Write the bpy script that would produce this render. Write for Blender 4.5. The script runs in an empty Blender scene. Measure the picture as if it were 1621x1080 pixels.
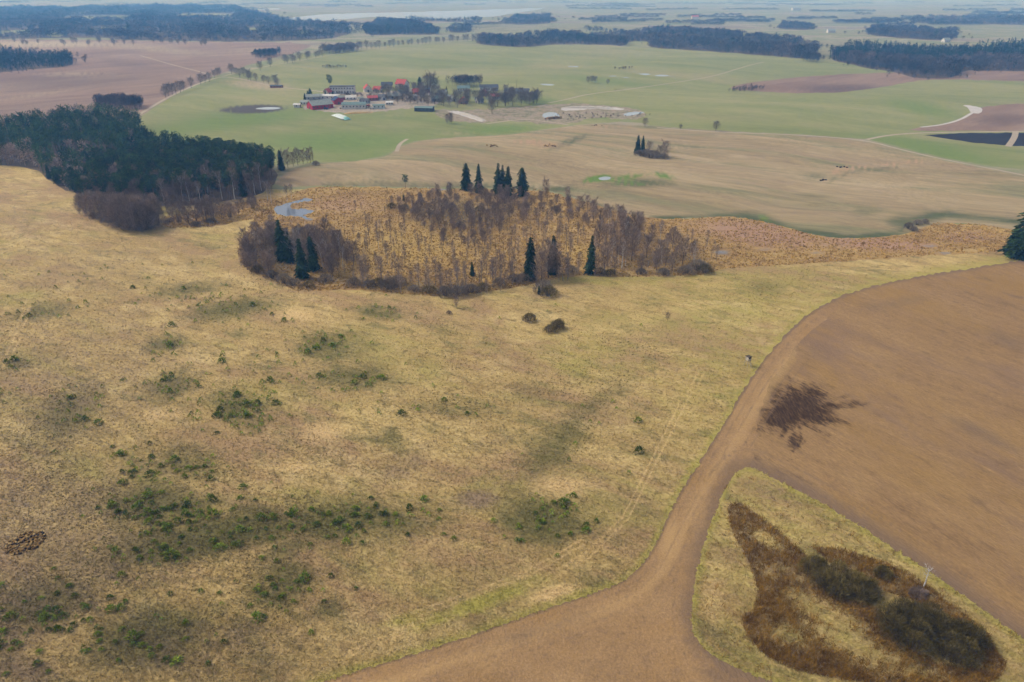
import bpy, math, random
import numpy as np
from mathutils import Vector
from mathutils.geometry import delaunay_2d_cdt

# ------------------------------------------------------------------ camera, sky, sun, exposure
S = bpy.context.scene
COL = S.collection
CAM_H, F_PX, HORIZON = 120.0, 1150.0, -18.0           # metres, focal length in photo pixels, horizon row
W_PX, H_PX = 1621.0, 1080.0
PITCH = math.atan((H_PX / 2 - HORIZON) / F_PX)
cam = bpy.data.cameras.new("camera"); camo = bpy.data.objects.new("camera", cam); COL.objects.link(camo)
camo.location = (0, 0, CAM_H); camo.rotation_euler = (math.pi / 2 - PITCH, 0, 0)
cam.sensor_width = 36.0; cam.lens = 36.0 * F_PX / W_PX; cam.clip_start = 1.0; cam.clip_end = 90000.0
S.camera = camo

SUN_EL, SUN_AZ = math.radians(46), math.radians(-70)  # azimuth measured from +Y towards +X
wd = bpy.data.worlds.new("World"); S.world = wd; wd.use_nodes = True
nt = wd.node_tree; bg = nt.nodes["Background"]
sky = nt.nodes.new("ShaderNodeTexSky"); sky.sky_type = 'NISHITA'; sky.sun_disc = False
sky.sun_elevation = SUN_EL; sky.sun_rotation = SUN_AZ; sky.dust_density = 4.0; sky.air_density = 1.0
hs = nt.nodes.new("ShaderNodeHueSaturation"); hs.inputs['Saturation'].default_value = 0.48
nt.links.new(sky.outputs[0], hs.inputs['Color']); nt.links.new(hs.outputs[0], bg.inputs[0])
bg.inputs[1].default_value = 0.13
sun = bpy.data.lights.new("sun", 'SUN'); sun.energy = 1.3; sun.angle = math.radians(22); sun.color = (1, 0.93, 0.80)
suno = bpy.data.objects.new("sun", sun); COL.objects.link(suno)
sd = Vector((math.sin(SUN_AZ) * math.cos(SUN_EL), math.cos(SUN_AZ) * math.cos(SUN_EL), math.sin(SUN_EL)))
suno.rotation_euler = (-sd).to_track_quat('-Z', 'Y').to_euler(); suno.location = (0, 0, 300)
S.view_settings.view_transform = 'Standard'; S.view_settings.look = 'None'
S.view_settings.exposure = 0.40; S.view_settings.gamma = 1.0
S.cycles.use_denoising = True; S.cycles.max_bounces = 6; S.cycles.diffuse_bounces = 3
S.cycles.volume_bounces = 2; S.cycles.transparent_max_bounces = 8
HAZE_DENSITY = 1.95e-4; HAZE_COL = (0.17, 0.46, 1.0)

rng = np.random.default_rng(7); random.seed(7)

# ------------------------------------------------------------------ terrain height and pixel -> ground
def sstep(a, b, x):
    t = np.clip((x - a) / (b - a), 0, 1); return t * t * (3 - 2 * t)
def height(x, y):
    d = np.hypot(x, y)
    a = sstep(330, 620, d) * (1 - sstep(1400, 2600, d))
    h = a * (2.2 * np.sin(x / 61 + 1.1) * np.sin(y / 83 + x / 210) + 1.6 * np.sin(x / 140 - y / 95 + 0.6))
    h = h + sstep(1200, 2500, d) * (1 - sstep(5000, 9000, d)) * 3.0 * np.sin(x / 290 + 1.0) * np.sin(y / 420)
    h = h + (1 - sstep(250, 450, d)) * 0.35 * np.sin(x / 13 + 0.5 * np.sin(y / 17)) * np.sin(y / 21)
    return h
CP, SP = math.cos(PITCH), math.sin(PITCH)
def ray(px, py):
    u = (np.asarray(px, float) - W_PX / 2) / F_PX; v = (H_PX / 2 - np.asarray(py, float)) / F_PX
    return u, CP + v * SP, -SP + v * CP                 # x right, y forward, z up
def at(px, py):
    dx, dy, dz = ray(px, py); z = np.zeros_like(dx)
    for _ in range(14):
        t = (CAM_H - z) / (-dz); x, y = dx * t, dy * t
        z = 0.5 * z + 0.5 * height(x, y)
    t = (CAM_H - z) / (-dz); x, y = dx * t, dy * t
    return x, y, height(x, y)
def pt(px, py):
    x, y, z = at(np.array([px]), np.array([py])); return Vector((float(x[0]), float(y[0]), float(z[0])))
def top_h(px, py, ty):                                  # height of a thing with base (px,py) and top row ty
    p = pt(px, py); dx, dy, dz = ray(px, ty)
    return float(CAM_H + math.hypot(p.x, p.y) / math.hypot(float(dx), float(dy)) * float(dz) - p.z)
def to_px(x, y, z):
    dz = z - CAM_H; f = y * CP - dz * SP; v = y * SP + dz * CP
    return W_PX / 2 + F_PX * x / f, H_PX / 2 - F_PX * v / f

# ------------------------------------------------------------------ materials
MATS = {}
def lin(c): return tuple(((v / 255) / 12.92 if v <= 10 else (((v / 255) + 0.055) / 1.055) ** 2.4) for v in c) + (1,)
class NB:
    def __init__(s, name):
        s.m = bpy.data.materials.new(name); s.m.use_nodes = True; s.t = s.m.node_tree
        s.b = s.t.nodes["Principled BSDF"]; s.b.inputs['Roughness'].default_value = 0.95
        s.b.inputs['Specular IOR Level'].default_value = 0.1
        s.pos = s.t.nodes.new("ShaderNodeNewGeometry").outputs['Position']
        MATS[name] = s.m
    def n(s, k, **kw):
        o = s.t.nodes.new("ShaderNode" + k)
        for a, v in kw.items(): setattr(o, a, v)
        return o
    def put(s, sock, v):
        if isinstance(v, bpy.types.NodeSocket): s.t.links.new(v, sock)
        else: sock.default_value = v
    def math(s, op, a, b=0.0, clamp=False):
        o = s.n("Math", operation=op, use_clamp=clamp); s.put(o.inputs[0], a); s.put(o.inputs[1], b); return o.outputs[0]
    def map(s, v, rotz, sc):
        r_ = s.n("Mapping"); s.put(r_.inputs['Vector'], v); r_.inputs['Rotation'].default_value = (0, 0, rotz)
        o = s.n("Mapping"); s.put(o.inputs['Vector'], r_.outputs[0]); o.inputs['Scale'].default_value = sc
        return o.outputs[0]
    def noise(s, scale, detail=3.0, vec=None, rough=0.55, dist=0.0):
        o = s.n("TexNoise"); s.put(o.inputs['Vector'], vec or s.pos); o.inputs['Scale'].default_value = scale
        o.inputs['Detail'].default_value = detail; o.inputs['Roughness'].default_value = rough; o.inputs['Distortion'].default_value = dist
        return o.outputs['Fac']
    def ramp(s, f, stops):
        o = s.n("ValToRGB"); e = o.color_ramp.elements
        while len(e) < len(stops): e.new(0.5)
        for el, (p, c) in zip(e, stops): el.position = p; el.color = tuple(c)[:3] + (1,)
        s.put(o.inputs[0], f); return o.outputs[0]
    def mix(s, f, a, b, mode='MIX'):
        o = s.n("Mix", data_type='RGBA', blend_type=mode); s.put(o.inputs[0], f); s.put(o.inputs[6], a); s.put(o.inputs[7], b); return o.outputs[2]
    def step(s, v, lo, hi):
        o = s.n("MapRange", interpolation_type='SMOOTHSTEP'); s.put(o.inputs[0], v)
        o.inputs[1].default_value = lo; o.inputs[2].default_value = hi; return o.outputs[0]
    def attr(s, name): return s.n("Attribute", attribute_name=name)
    def bump(s, hgt, strength=0.5, dist=0.3):
        o = s.n("Bump"); s.put(o.inputs['Height'], hgt); o.inputs['Strength'].default_value = strength; o.inputs['Distance'].default_value = dist
        s.t.links.new(o.outputs[0], s.b.inputs['Normal'])
    def col(s, c): s.put(s.b.inputs['Base Color'], c)

def C(*v): return v + (1,) if len(v) == 3 else v
def ground_mat(name, cols, scales=(0.012, 0.09, 0.7), w=(0.4, 0.35, 0.25), rot=0.0, stretch=(1, 1, 1), paint=(), bump=0.4, bscale=1.5, grain=0.25, gscale=2.5, lo=0.36, hi=0.64, tints=(), furrow=None, warp=None):
    b = NB(name); src_pos = b.pos
    if warp:
        wn = b.n("TexNoise"); b.put(wn.inputs['Vector'], b.pos); wn.inputs['Scale'].default_value = warp[0]; wn.inputs['Detail'].default_value = 2
        w1 = b.n("VectorMath", operation='SUBTRACT'); b.put(w1.inputs[0], wn.outputs['Color']); w1.inputs[1].default_value = (.5, .5, .5)
        w2 = b.n("VectorMath", operation='SCALE'); b.put(w2.inputs[0], w1.outputs[0]); w2.inputs['Scale'].default_value = warp[1]
        w3 = b.n("VectorMath", operation='ADD'); b.put(w3.inputs[0], b.pos); b.put(w3.inputs[1], w2.outputs[0]); b.pos = w3.outputs[0]
    v = b.map(b.pos, rot, stretch)
    f = None
    for sc, ww in zip(scales, w):
        q = b.math('MULTIPLY', b.noise(sc, 4, v, 0.6), ww); f = q if f is None else b.math('ADD', f, q)
    c = b.ramp(f, [(lo + (hi - lo) * i / (len(cols) - 1), k) for i, k in enumerate(cols)])
    for k_, (sc, colr, l, h, amt) in enumerate(tints):
        off = b.n("Mapping"); b.put(off.inputs['Vector'], v); off.inputs['Location'].default_value = (37.0 * k_ + 11, 91.0 * k_, 5.0 * k_)
        c = b.mix(b.math('MULTIPLY', b.step(b.noise(sc, 6, off.outputs[0], 0.68, 0.4), l, h), amt), c, colr)
    if paint:
        sep = b.n("SeparateColor"); b.put(sep.inputs[0], b.attr("paint").outputs['Color'])
        for ch, colr, l, h, k in paint:
            nn = b.math('MULTIPLY', b.math('SUBTRACT', b.noise(0.16, 5, v, 0.7), 0.5), k)
            nn = b.math('ADD', nn, b.math('MULTIPLY', b.math('SUBTRACT', b.noise(0.9, 3, v, 0.7), 0.5), k * 0.6))
            src = sep.outputs[ch] if ch < 3 else b.attr("paint").outputs['Alpha']
            m = b.step(b.math('ADD', src, b.math('MULTIPLY', nn, b.step(src, 0.0, 0.25))), l, h)
            if name == "tilled_soil" and ch == 0:
                colr = b.ramp(b.noise(0.9, 5, b.map(b.pos, -A_TILL + 0.5, (0.3, 1.6, 1)), 0.7), [(0.34, C(0.026, 0.012, 0.005)), (0.5, C(0.055, 0.029, 0.012)), (0.68, C(0.12, 0.068, 0.030))])
            c = b.mix(m, c, colr)
    if furrow:
        fl = b.noise(1.0, 4, b.map(b.pos, rot, furrow[0]), 0.65); c = b.mix(b.math('MULTIPLY', b.step(fl, 0.42, 0.62), furrow[1]), c, b.mix(1.0, c, C(0.70, 0.68, 0.68), 'MULTIPLY'))
        fl = b.noise(1.0, 3, b.map(b.pos, rot, tuple(q * 3.1 for q in furrow[0])), 0.7); c = b.mix(b.math('MULTIPLY', b.step(fl, 0.5, 0.7), furrow[1] * .8), c, b.mix(1.0, c, C(1.28, 1.26, 1.22), 'MULTIPLY'))
    g = b.noise(gscale, 3, v, 0.7)
    jit = b.attr("jit").outputs['Fac']
    br = b.math('ADD', b.math('MULTIPLY', b.math('SUBTRACT', g, 0.5), grain * 4), 1.0)
    br = b.math('ADD', br, b.math('MULTIPLY', jit, 1.0))
    c = b.mix(1.0, c, br, 'MULTIPLY')
    b.col(c)
    if bump: b.bump(b.noise(bscale, 3, v, 0.7), bump, 0.35)
    return b.m
def flat_mat(name, c1, c2=None, scale=1.0, rough=0.9, spec=0.15, objvar=0.0, metal=0.0):
    b = NB(name); c = b.mix(b.step(b.noise(scale, 3), 0.35, 0.65), C(*c1), C(*(c2 or tuple(v * 0.72 for v in c1))))
    if objvar:
        r = b.n("ObjectInfo").outputs['Random']
        c = b.mix(1.0, c, b.math('ADD', b.math('MULTIPLY', r, objvar * 2), 1 - objvar), 'MULTIPLY')
    b.col(c); b.b.inputs['Roughness'].default_value = rough; b.b.inputs['Specular IOR Level'].default_value = spec; b.b.inputs['Metallic'].default_value = metal
    return b.m

def dirang(a, b):                                       # world angle of a line seen between two pixels
    p, q = pt(*a), pt(*b); return math.atan2(q.y - p.y, q.x - p.x)
A_TILL = dirang((1300, 560), (1621, 720)); A_TAN = dirang((1200, 260), (1560, 300)); A_LEFT = dirang((0, 150), (250, 130))

ground_mat("farmland", [C(0.16, 0.155, 0.075), C(0.25, 0.22, 0.13), C(0.17, 0.19, 0.075), C(0.29, 0.25, 0.17), C(0.2, 0.16, 0.12)], (0.0016, 0.005, 0.02), (0.6, 0.28, 0.12), bump=0, grain=0.1, gscale=0.02, lo=0.41, hi=0.59, stretch=(0.6, 1.3, 1))
ground_mat("meadow", [C(0.271, 0.183, 0.069), C(0.375, 0.263, 0.101), C(0.462, 0.334, 0.134), C(0.554, 0.410, 0.181)], (0.02, 0.11, 0.6), (0.34, 0.36, 0.30), rot=0.5, stretch=(0.6, 1.25, 1),
           tints=[(0.022, C(0.312, 0.200, 0.101), 0.46, 0.62, 0.85), (0.03, C(0.295, 0.253, 0.071), 0.5, 0.68, 0.7), (0.05, C(0.577, 0.435, 0.203), 0.52, 0.7, 0.6), (0.25, C(0.214, 0.159, 0.060), 0.5, 0.68, 0.8), (0.07, C(0.156, 0.138, 0.049), 0.53, 0.7, 0.7)],
           paint=[(0, C(0.133, 0.115, 0.039), 0.12, 1.0, 1.1), (1, C(0.624, 0.435, 0.203), 0.25, 1.1, 0.5), (2, C(0.330, 0.287, 0.065), 0.2, 1.0, 1.0), (3, C(0.235, 0.164, 0.098), 0.15, 1.0, 1.1)], bump=0.7, bscale=1.3, grain=0.16, gscale=1.4)
ground_mat("tilled_soil", [C(0.182, 0.109, 0.051), C(0.247, 0.149, 0.067), C(0.287, 0.177, 0.077), C(0.342, 0.215, 0.099)], (0.04, 0.3, 1.6), (0.32, 0.32, 0.36), rot=-A_TILL, stretch=(0.45, 1.15, 1),
           tints=[(0.025, C(0.274, 0.161, 0.048), 0.48, 0.66, 0.6), (0.02, C(0.205, 0.128, 0.084), 0.5, 0.66, 0.7), (0.4, C(0.384, 0.252, 0.123), 0.58, 0.75, 0.5), (0.12, C(0.151, 0.092, 0.051), 0.56, 0.72, 0.6)],
           paint=[(0, C(0.046, 0.029, 0.020), 0.15, 0.85, 2.0), (1, C(0.355, 0.230, 0.101), 0.2, 1.1, 0.4), (2, C(0.182, 0.119, 0.073), 0.2, 0.95, 0.5)], bump=0.9, bscale=1.6, grain=0.16, gscale=2.6, furrow=((0.14, 1.5, 1), 0.26))
ground_mat("track_soil", [C(0.213, 0.130, 0.061), C(0.267, 0.163, 0.076), C(0.307, 0.189, 0.088), C(0.356, 0.226, 0.109)], (0.03, 0.2, 1.2), (0.34, 0.33, 0.33), tints=[(0.05, C(0.297, 0.173, 0.064), 0.48, 0.66, 0.6), (0.3, C(0.198, 0.125, 0.074), 0.54, 0.7, 0.5)],
           paint=[(0, C(0.053, 0.032, 0.017), 0.25, 0.95, 1.5), (1, C(0.396, 0.250, 0.110), 0.2, 1.1, 0.6), (2, C(0.188, 0.120, 0.068), 0.2, 0.95, 0.9)], bump=0.8, bscale=1.6, grain=0.15, gscale=2.4)
ground_mat("stubble", [C(0.205, 0.155, 0.083), C(0.28, 0.21, 0.115), C(0.34, 0.26, 0.145), C(0.38, 0.295, 0.18)], (0.006, 0.03, 0.15), (0.4, 0.35, 0.25), rot=-A_TAN, stretch=(0.15, 1.1, 1),
           tints=[(0.02, C(0.175, 0.170, 0.082), 0.46, 0.64, 0.85), (0.03, C(0.40, 0.31, 0.19), 0.52, 0.68, 0.7), (0.03, C(0.27, 0.195, 0.125), 0.5, 0.7, 0.6)],  # field tones, contrast raised to stand in for shading of rolling relief
           paint=[(0, C(0.085, 0.098, 0.045), 0.15, 1.0, 0.5), (1, C(0.12, 0.19, 0.035), 0.25, 0.9, 0.4), (2, C(0.38, 0.25, 0.15), 0.2, 0.9, 0.4)], bump=0, grain=0.1, gscale=0.5, furrow=((0.012, 0.16, 1), 0.4), warp=(0.004, 150))
ground_mat("green_crop", [C(0.160, 0.177, 0.061), C(0.198, 0.211, 0.076), C(0.242, 0.239, 0.095), C(0.286, 0.257, 0.127)], (0.004, 0.02, 0.1), (0.45, 0.35, 0.2), rot=-A_TAN, stretch=(0.25, 1.0, 1),
           tints=[(0.006, C(0.286, 0.245, 0.133), 0.5, 0.68, 0.6), (0.01, C(0.143, 0.188, 0.053), 0.52, 0.7, 0.5)],
           paint=[(0, C(0.138, 0.194, 0.048), 0.15, 1.1, 0.4), (1, C(0.083, 0.068, 0.058), 0.3, 0.7, 0.4), (2, C(0.341, 0.268, 0.159), 0.2, 1.0, 0.5)], bump=0, grain=0.08, gscale=0.3, furrow=((0.012, 0.16, 1), 0.25), warp=(0.003, 200))
ground_mat("ploughed", [C(0.16, 0.098, 0.072), C(0.21, 0.135, 0.098), C(0.26, 0.178, 0.128), C(0.32, 0.235, 0.17)], (0.004, 0.02, 0.1), (0.45, 0.35, 0.2), rot=-A_LEFT, stretch=(0.2, 1.0, 1),
           tints=[(0.008, C(0.14, 0.09, 0.075), 0.5, 0.68, 0.6), (0.006, C(0.33, 0.245, 0.165), 0.55, 0.7, 0.6)],
           paint=[(0, C(0.12, 0.08, 0.068), 0.2, 0.9, 0.4), (1, C(0.37, 0.30, 0.19), 0.2, 0.9, 0.4)], bump=0, grain=0.07, gscale=0.3, warp=(0.003, 200))
ground_mat("black_soil", [C(0.018, 0.016, 0.02), C(0.03, 0.025, 0.03)], bump=0)
ground_mat("fen", [C(0.15, 0.095, 0.045), C(0.27, 0.165, 0.065), C(0.36, 0.235, 0.085), C(0.42, 0.30, 0.13)], (0.03, 0.15, 0.8), (0.3, 0.4, 0.3), stretch=(0.7, 1.2, 1),
           paint=[(0, C(0.12, 0.095, 0.06), 0.2, 0.9, 0.8), (1, C(0.20, 0.20, 0.21), 0.4, 0.8, 0.9), (2, C(0.40, 0.27, 0.085), 0.2, 1.0, 0.7), (3, C(0.33, 0.20, 0.125), 0.2, 0.9, 0.5)], bump=0.6, bscale=0.8, grain=0.2, gscale=0.9)
ground_mat("forest_floor", [C(0.075, 0.055, 0.04), C(0.12, 0.085, 0.055)], bump=0.3)
ground_mat("road_gravel", [C(0.30, 0.245, 0.175), C(0.38, 0.32, 0.24)], bump=0, grain=0.05)
ground_mat("yard", [C(0.24, 0.19, 0.14), C(0.36, 0.30, 0.24), C(0.17, 0.15, 0.09)], (0.03, 0.1, 0.4), bump=0, lo=0.4, hi=0.6)
ground_mat("rubble_ground", [C(0.20, 0.15, 0.10), C(0.32, 0.26, 0.20), C(0.21, 0.18, 0.10), C(0.15, 0.14, 0.08)], (0.03, 0.12, 0.4), (0.2, 0.4, 0.4), bump=0, lo=0.42, hi=0.58, grain=0.2, gscale=0.5)
ground_mat("pale_gravel", [C(0.36, 0.33, 0.31), C(0.50, 0.47, 0.45)], bump=0)
b = NB("water"); b.col(C(0.085, 0.105, 0.145)); b.b.inputs['Roughness'].default_value = 0.06; b.b.inputs['Specular IOR Level'].default_value = 0.6; b.bump(b.noise(0.6, 2), 0.05, 0.1)
b = NB("lake_water"); b.col(C(0.22, 0.25, 0.28)); b.b.inputs['Roughness'].default_value = 0.25; b.b.inputs['Specular IOR Level'].default_value = 0.8
b = NB("shallow_water"); b.col(C(0.30, 0.33, 0.34)); b.b.inputs['Roughness'].default_value = 0.2

def veg_mat(name, c1, c2, scale=0.25, objvar=0.22):
    b = NB(name)
    c = b.mix(b.step(b.noise(scale, 3), 0.38, 0.62), C(*c1), C(*c2))
    r = b.n("ObjectInfo").outputs['Random']
    c = b.mix(1.0, c, b.math('ADD', b.math('MULTIPLY', r, objvar * 2), 1 - objvar), 'MULTIPLY')
    j = b.attr("jit").outputs['Fac']
    c = b.mix(1.0, c, b.math('ADD', j, 1.0), 'MULTIPLY')
    b.col(c); b.b.inputs['Specular IOR Level'].default_value = 0.05
    return b.m
veg_mat("spruce_needle", (0.020, 0.042, 0.016), (0.042, 0.074, 0.024))
veg_mat("pine_needle", (0.020, 0.052, 0.020), (0.066, 0.115, 0.036))
veg_mat("sapling_needle", (0.090, 0.140, 0.016), (0.18, 0.215, 0.030), 0.5, 0.42)
veg_mat("twig_purple", (0.20, 0.148, 0.118), (0.29, 0.218, 0.172))
veg_mat("twig_grey", (0.17, 0.138, 0.108), (0.24, 0.20, 0.158))
veg_mat("twig_olive", (0.105, 0.080, 0.022), (0.185, 0.140, 0.045), 0.5)
veg_mat("twig_pale", (0.34, 0.30, 0.27), (0.44, 0.40, 0.36))
veg_mat("bark_dark", (0.085, 0.066, 0.052), (0.13, 0.10, 0.08))
veg_mat("bark_grey", (0.20, 0.17, 0.145), (0.32, 0.28, 0.245))
veg_mat("bark_pine", (0.16, 0.10, 0.065), (0.25, 0.16, 0.11))
b = NB("bark_birch"); b.col(b.ramp(b.noise(1.1, 3, b.map(b.pos, 0, (1, 1, 3.0))), [(0.36, C(0.10, 0.09, 0.085)), (0.44, C(0.62, 0.59, 0.56)), (0.7, C(0.74, 0.71, 0.68))]))
veg_mat("tussock", (0.30, 0.180, 0.055), (0.46, 0.31, 0.10), 0.12)
veg_mat("reed", (0.16, 0.082, 0.012), (0.27, 0.150, 0.026), 0.3)
veg_mat("far_twig", (0.055, 0.045, 0.040), (0.125, 0.094, 0.080), 0.012)  # colour darkened to stand in for self-shadow the sparse far crowns lack
veg_mat("far_needle", (0.010, 0.026, 0.016), (0.022, 0.044, 0.022), 0.03)
for nm, c in dict(wall_white=(0.62, 0.60, 0.57), wall_cream=(0.55, 0.47, 0.36), wall_red=(0.45, 0.035, 0.05), wall_grey=(0.34, 0.34, 0.35), wall_brick=(0.36, 0.17, 0.12), roof_grey=(0.30, 0.32, 0.29), roof_dark=(0.10, 0.105, 0.12), roof_red=(0.48, 0.10, 0.09), roof_teal=(0.16, 0.23, 0.22), roof_blue=(0.045, 0.07, 0.14), glass=(0.05, 0.06, 0.075), timber=(0.10, 0.075, 0.05), timber_pale=(0.45, 0.40, 0.33), wrap_white=(0.62, 0.68, 0.66), wrap_teal=(0.25, 0.50, 0.46), stone_brown=(0.21, 0.125, 0.045), stone_tan=(0.42, 0.29, 0.12), stone_dark=(0.035, 0.025, 0.018), vehicle_white=(0.7, 0.7, 0.7), vehicle_blue=(0.06, 0.09, 0.2), vehicle_red=(0.4, 0.06, 0.05), tyre_black=(0.02, 0.02, 0.02), rubble=(0.42, 0.38, 0.33), concrete=(0.48, 0.46, 0.43)).items():
    flat_mat(nm, c, scale=0.8)

# ------------------------------------------------------------------ mesh helpers
def mesh_from(name, V, T, mats, midx=None, smooth=False, attrs=None, up=False):
    V = np.asarray(V, np.float32); T = np.asarray(T, np.int32); k = T.shape[1]
    me = bpy.data.meshes.new(name); me.vertices.add(len(V)); me.vertices.foreach_set("co", V.ravel())
    me.loops.add(T.size); me.loops.foreach_set("vertex_index", T.ravel())
    me.polygons.add(len(T)); me.polygons.foreach_set("loop_start", np.arange(0, T.size, k, dtype=np.int32))
    for m in ([mats] if isinstance(mats, str) else mats): me.materials.append(MATS[m])
    if midx is not None: me.polygons.foreach_set("material_index", np.asarray(midx, np.int32))
    if smooth: me.polygons.foreach_set("use_smooth", np.ones(len(T), bool))
    me.update(calc_edges=True)
    if up: me.polygons.foreach_set('use_smooth', np.ones(len(T), bool)); me.normals_split_custom_set_from_vertices(np.tile([0.0, 0.0, 1.0], (len(V), 1)).tolist())
    for an, (typ, arr) in (attrs or {}).items():
        a = me.attributes.new(an, typ, 'POINT')
        a.data.foreach_set("color" if typ == 'FLOAT_COLOR' else "value", np.asarray(arr, np.float32).ravel())
    return me
def link(name, me, parent=None, loc=None, rotz=0.0, scale=None):
    o = bpy.data.objects.new(name, me); COL.objects.link(o)
    if parent: o.parent = parent
    if loc is not None: o.location = loc
    if rotz: o.rotation_euler = (0, 0, rotz)
    if scale is not None: o.scale = scale if hasattr(scale, '__len__') else (scale,) * 3
    return o
def tag(o, label=None, cat=None, group=None, kind=None):
    for k, v in (("label", label), ("category", cat), ("group", group), ("kind", kind)):
        if v: o[k] = v
    return o
class MB:                                               # collects polygons for one small mesh
    def __init__(s): s.v, s.f = [], []
    def quad(s, *p): b = len(s.v); s.v += [tuple(q) for q in p]; s.f.append(tuple(range(b, b + len(p))))
    def box(s, x0, x1, y0, y1, z0, z1):
        b = len(s.v); s.v += [(x, y, z) for z in (z0, z1) for y in (y0, y1) for x in (x0, x1)]
        s.f += [tuple(b + i for i in q) for q in ((0, 2, 3, 1), (4, 5, 7, 6), (0, 1, 5, 4), (2, 6, 7, 3), (0, 4, 6, 2), (1, 3, 7, 5))]
    def tube(s, a, c, r0, r1, n=6):
        a, c = Vector(a), Vector(c); d = (c - a).normalized(); u = d.orthogonal().normalized(); w = d.cross(u); b = len(s.v)
        for p, r in ((a, r0), (c, r1)):
            for i in range(n):
                t = 2 * math.pi * i / n; s.v.append(tuple(p + (u * math.cos(t) + w * math.sin(t)) * r))
        s.f += [(b + i, b + (i + 1) % n, b + n + (i + 1) % n, b + n + i) for i in range(n)]; s.f += [tuple(b + n + i for i in range(n)), tuple(b + n - 1 - i for i in range(n))]
    def mesh(s, name, mat):
        me = bpy.data.meshes.new(name); me.from_pydata(s.v, [], s.f); me.materials.append(MATS[mat]); me.update(); return me
    def build(s, name, mat, parent=None, **kw): return link(name, s.mesh(name, mat), parent, **kw)

# ------------------------------------------------------------------ ground: one sheet cut into fields, roads and water along traced edges
def chain(pts, step=7.0, jit=0.0, closed=True, smooth=1):
    P = [np.array(p, float) for p in pts]
    for _ in range(smooth):                             # Chaikin corner cutting
        Q = []; n = len(P)
        if not closed: Q.append(P[0])
        for i in range(n if closed else n - 1):
            a, c = P[i], P[(i + 1) % n]; Q += [a * 0.75 + c * 0.25, a * 0.25 + c * 0.75]
        if not closed: Q.append(P[-1])
        P = Q
    out = []; n = len(P)
    for i in range(n if closed else n - 1):
        a, c = P[i], P[(i + 1) % n]; m = max(1, int(np.hypot(*(c - a)) / step))
        for k in range(m): out.append(a + (c - a) * k / m)
    if not closed: out.append(P[-1])
    out = np.array(out)
    if jit: out = out + rng.normal(0, 1, out.shape) * jit
    return out
def band(pts, wm):                                      # road: metre-wide ribbon round a traced centre line, as a pixel polygon
    c = chain(pts, 10, 0, False, 2); x, y, z = at(c[:, 0], c[:, 1]); g = np.stack([x, y], 1)
    t = np.gradient(g, axis=0); t /= np.maximum(np.hypot(t[:, 0], t[:, 1])[:, None], 1e-6); nrm = np.stack([-t[:, 1], t[:, 0]], 1)
    w = (np.asarray(wm) if np.ndim(wm) else np.full(len(g), wm))[:, None] / 2
    L, R = g + nrm * w, g - nrm * w; q = np.concatenate([L, R[::-1]])
    px, py = to_px(q[:, 0], q[:, 1], height(q[:, 0], q[:, 1])); return np.stack([px, py], 1)

TILL_EDGE = [(2300, 330), (1900, 372), (1600, 415), (1470, 435), (1400, 448), (1340, 465), (1300, 484), (1265, 508), (1215, 560), (1180, 612), (1140, 682), (1090, 757), (1058, 815), (1040, 858), (1020, 890), (995, 916), (950, 936), (860, 965), (750, 1005), (640, 1040), (500, 1082), (250, 1160), (-100, 1290), (-400, 1400)]
ISLAND = [(1185, 739), (1215, 752), (1290, 790), (1340, 820), (1400, 858), (1500, 925), (1621, 1013), (1720, 1080), (1800, 1180), (1500, 1165), (1230, 1082), (1170, 1060), (1115, 1030), (1097, 1005), (1095, 965), (1100, 920), (1112, 870), (1128, 820), (1150, 768), (1168, 745)]
FEN = [(398, 352), (432, 318), (470, 302), (512, 295), (620, 297), (740, 299), (860, 300), (935, 322), (1030, 348), (1130, 344), (1160, 343), (1205, 350), (1250, 362), (1310, 378), (1380, 377), (1440, 371), (1480, 352), (1560, 356), (1640, 372), (1640, 396), (1560, 400), (1450, 406), (1300, 416), (1140, 426), (1110, 436), (1000, 439), (900, 436), (850, 450), (720, 470), (640, 466), (560, 458), (470, 462), (420, 440), (384, 424), (374, 395)]
REGIONS = []                                            # (name, material, polygon, label)
def region(name, mat, poly): REGIONS.append((name, mat, np.asarray(poly, float)))
region("meadow", "meadow", chain([(-900, 250), (0, 255), (60, 250), (430, 300), (520, 300), (1000, 345), (1620, 360), (2400, 330), (2400, 1750), (-900, 1750)], 30, 0, True, 0))
region("ploughed_field", "ploughed", chain([(-900, 62), (0, 63), (150, 63), (330, 67), (500, 68), (470, 84), (430, 92), (345, 118), (300, 137), (262, 158), (212, 190), (160, 200), (0, 225), (-900, 240)], 8, 0.5))
region("green_field", "green_crop", chain([(212, 192), (262, 158), (300, 138), (345, 121), (420, 104), (470, 86), (560, 78), (650, 70), (750, 63), (830, 70), (1000, 73), (1290, 93), (1320, 96), (1450, 122), (1621, 126), (2400, 130), (2400, 260), (1640, 272), (1560, 262), (1470, 245), (1400, 226), (1360, 219), (1240, 212), (1150, 208), (1040, 200), (1000, 192), (930, 196), (870, 204), (790, 214), (700, 218), (640, 226), (612, 246), (560, 255), (480, 260), (400, 262), (230, 240)], 8, 0.4))
region("stubble_field", "stubble", chain([(430, 296), (445, 278), (480, 262), (560, 256), (612, 249), (640, 227), (700, 219), (790, 215), (870, 205), (930, 196), (1000, 198), (1080, 203), (1150, 209), (1240, 213), (1370, 223), (1430, 239), (1500, 256), (1621, 278), (2400, 330), (2400, 335), (1640, 372), (1560, 356), (1480, 352), (1440, 371), (1380, 377), (1310, 377), (1250, 362), (1200, 349), (1150, 342), (1100, 345), (1030, 348), (960, 332), (900, 308), (860, 299), (740, 297), (512, 294)], 8, 0.5))
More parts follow.
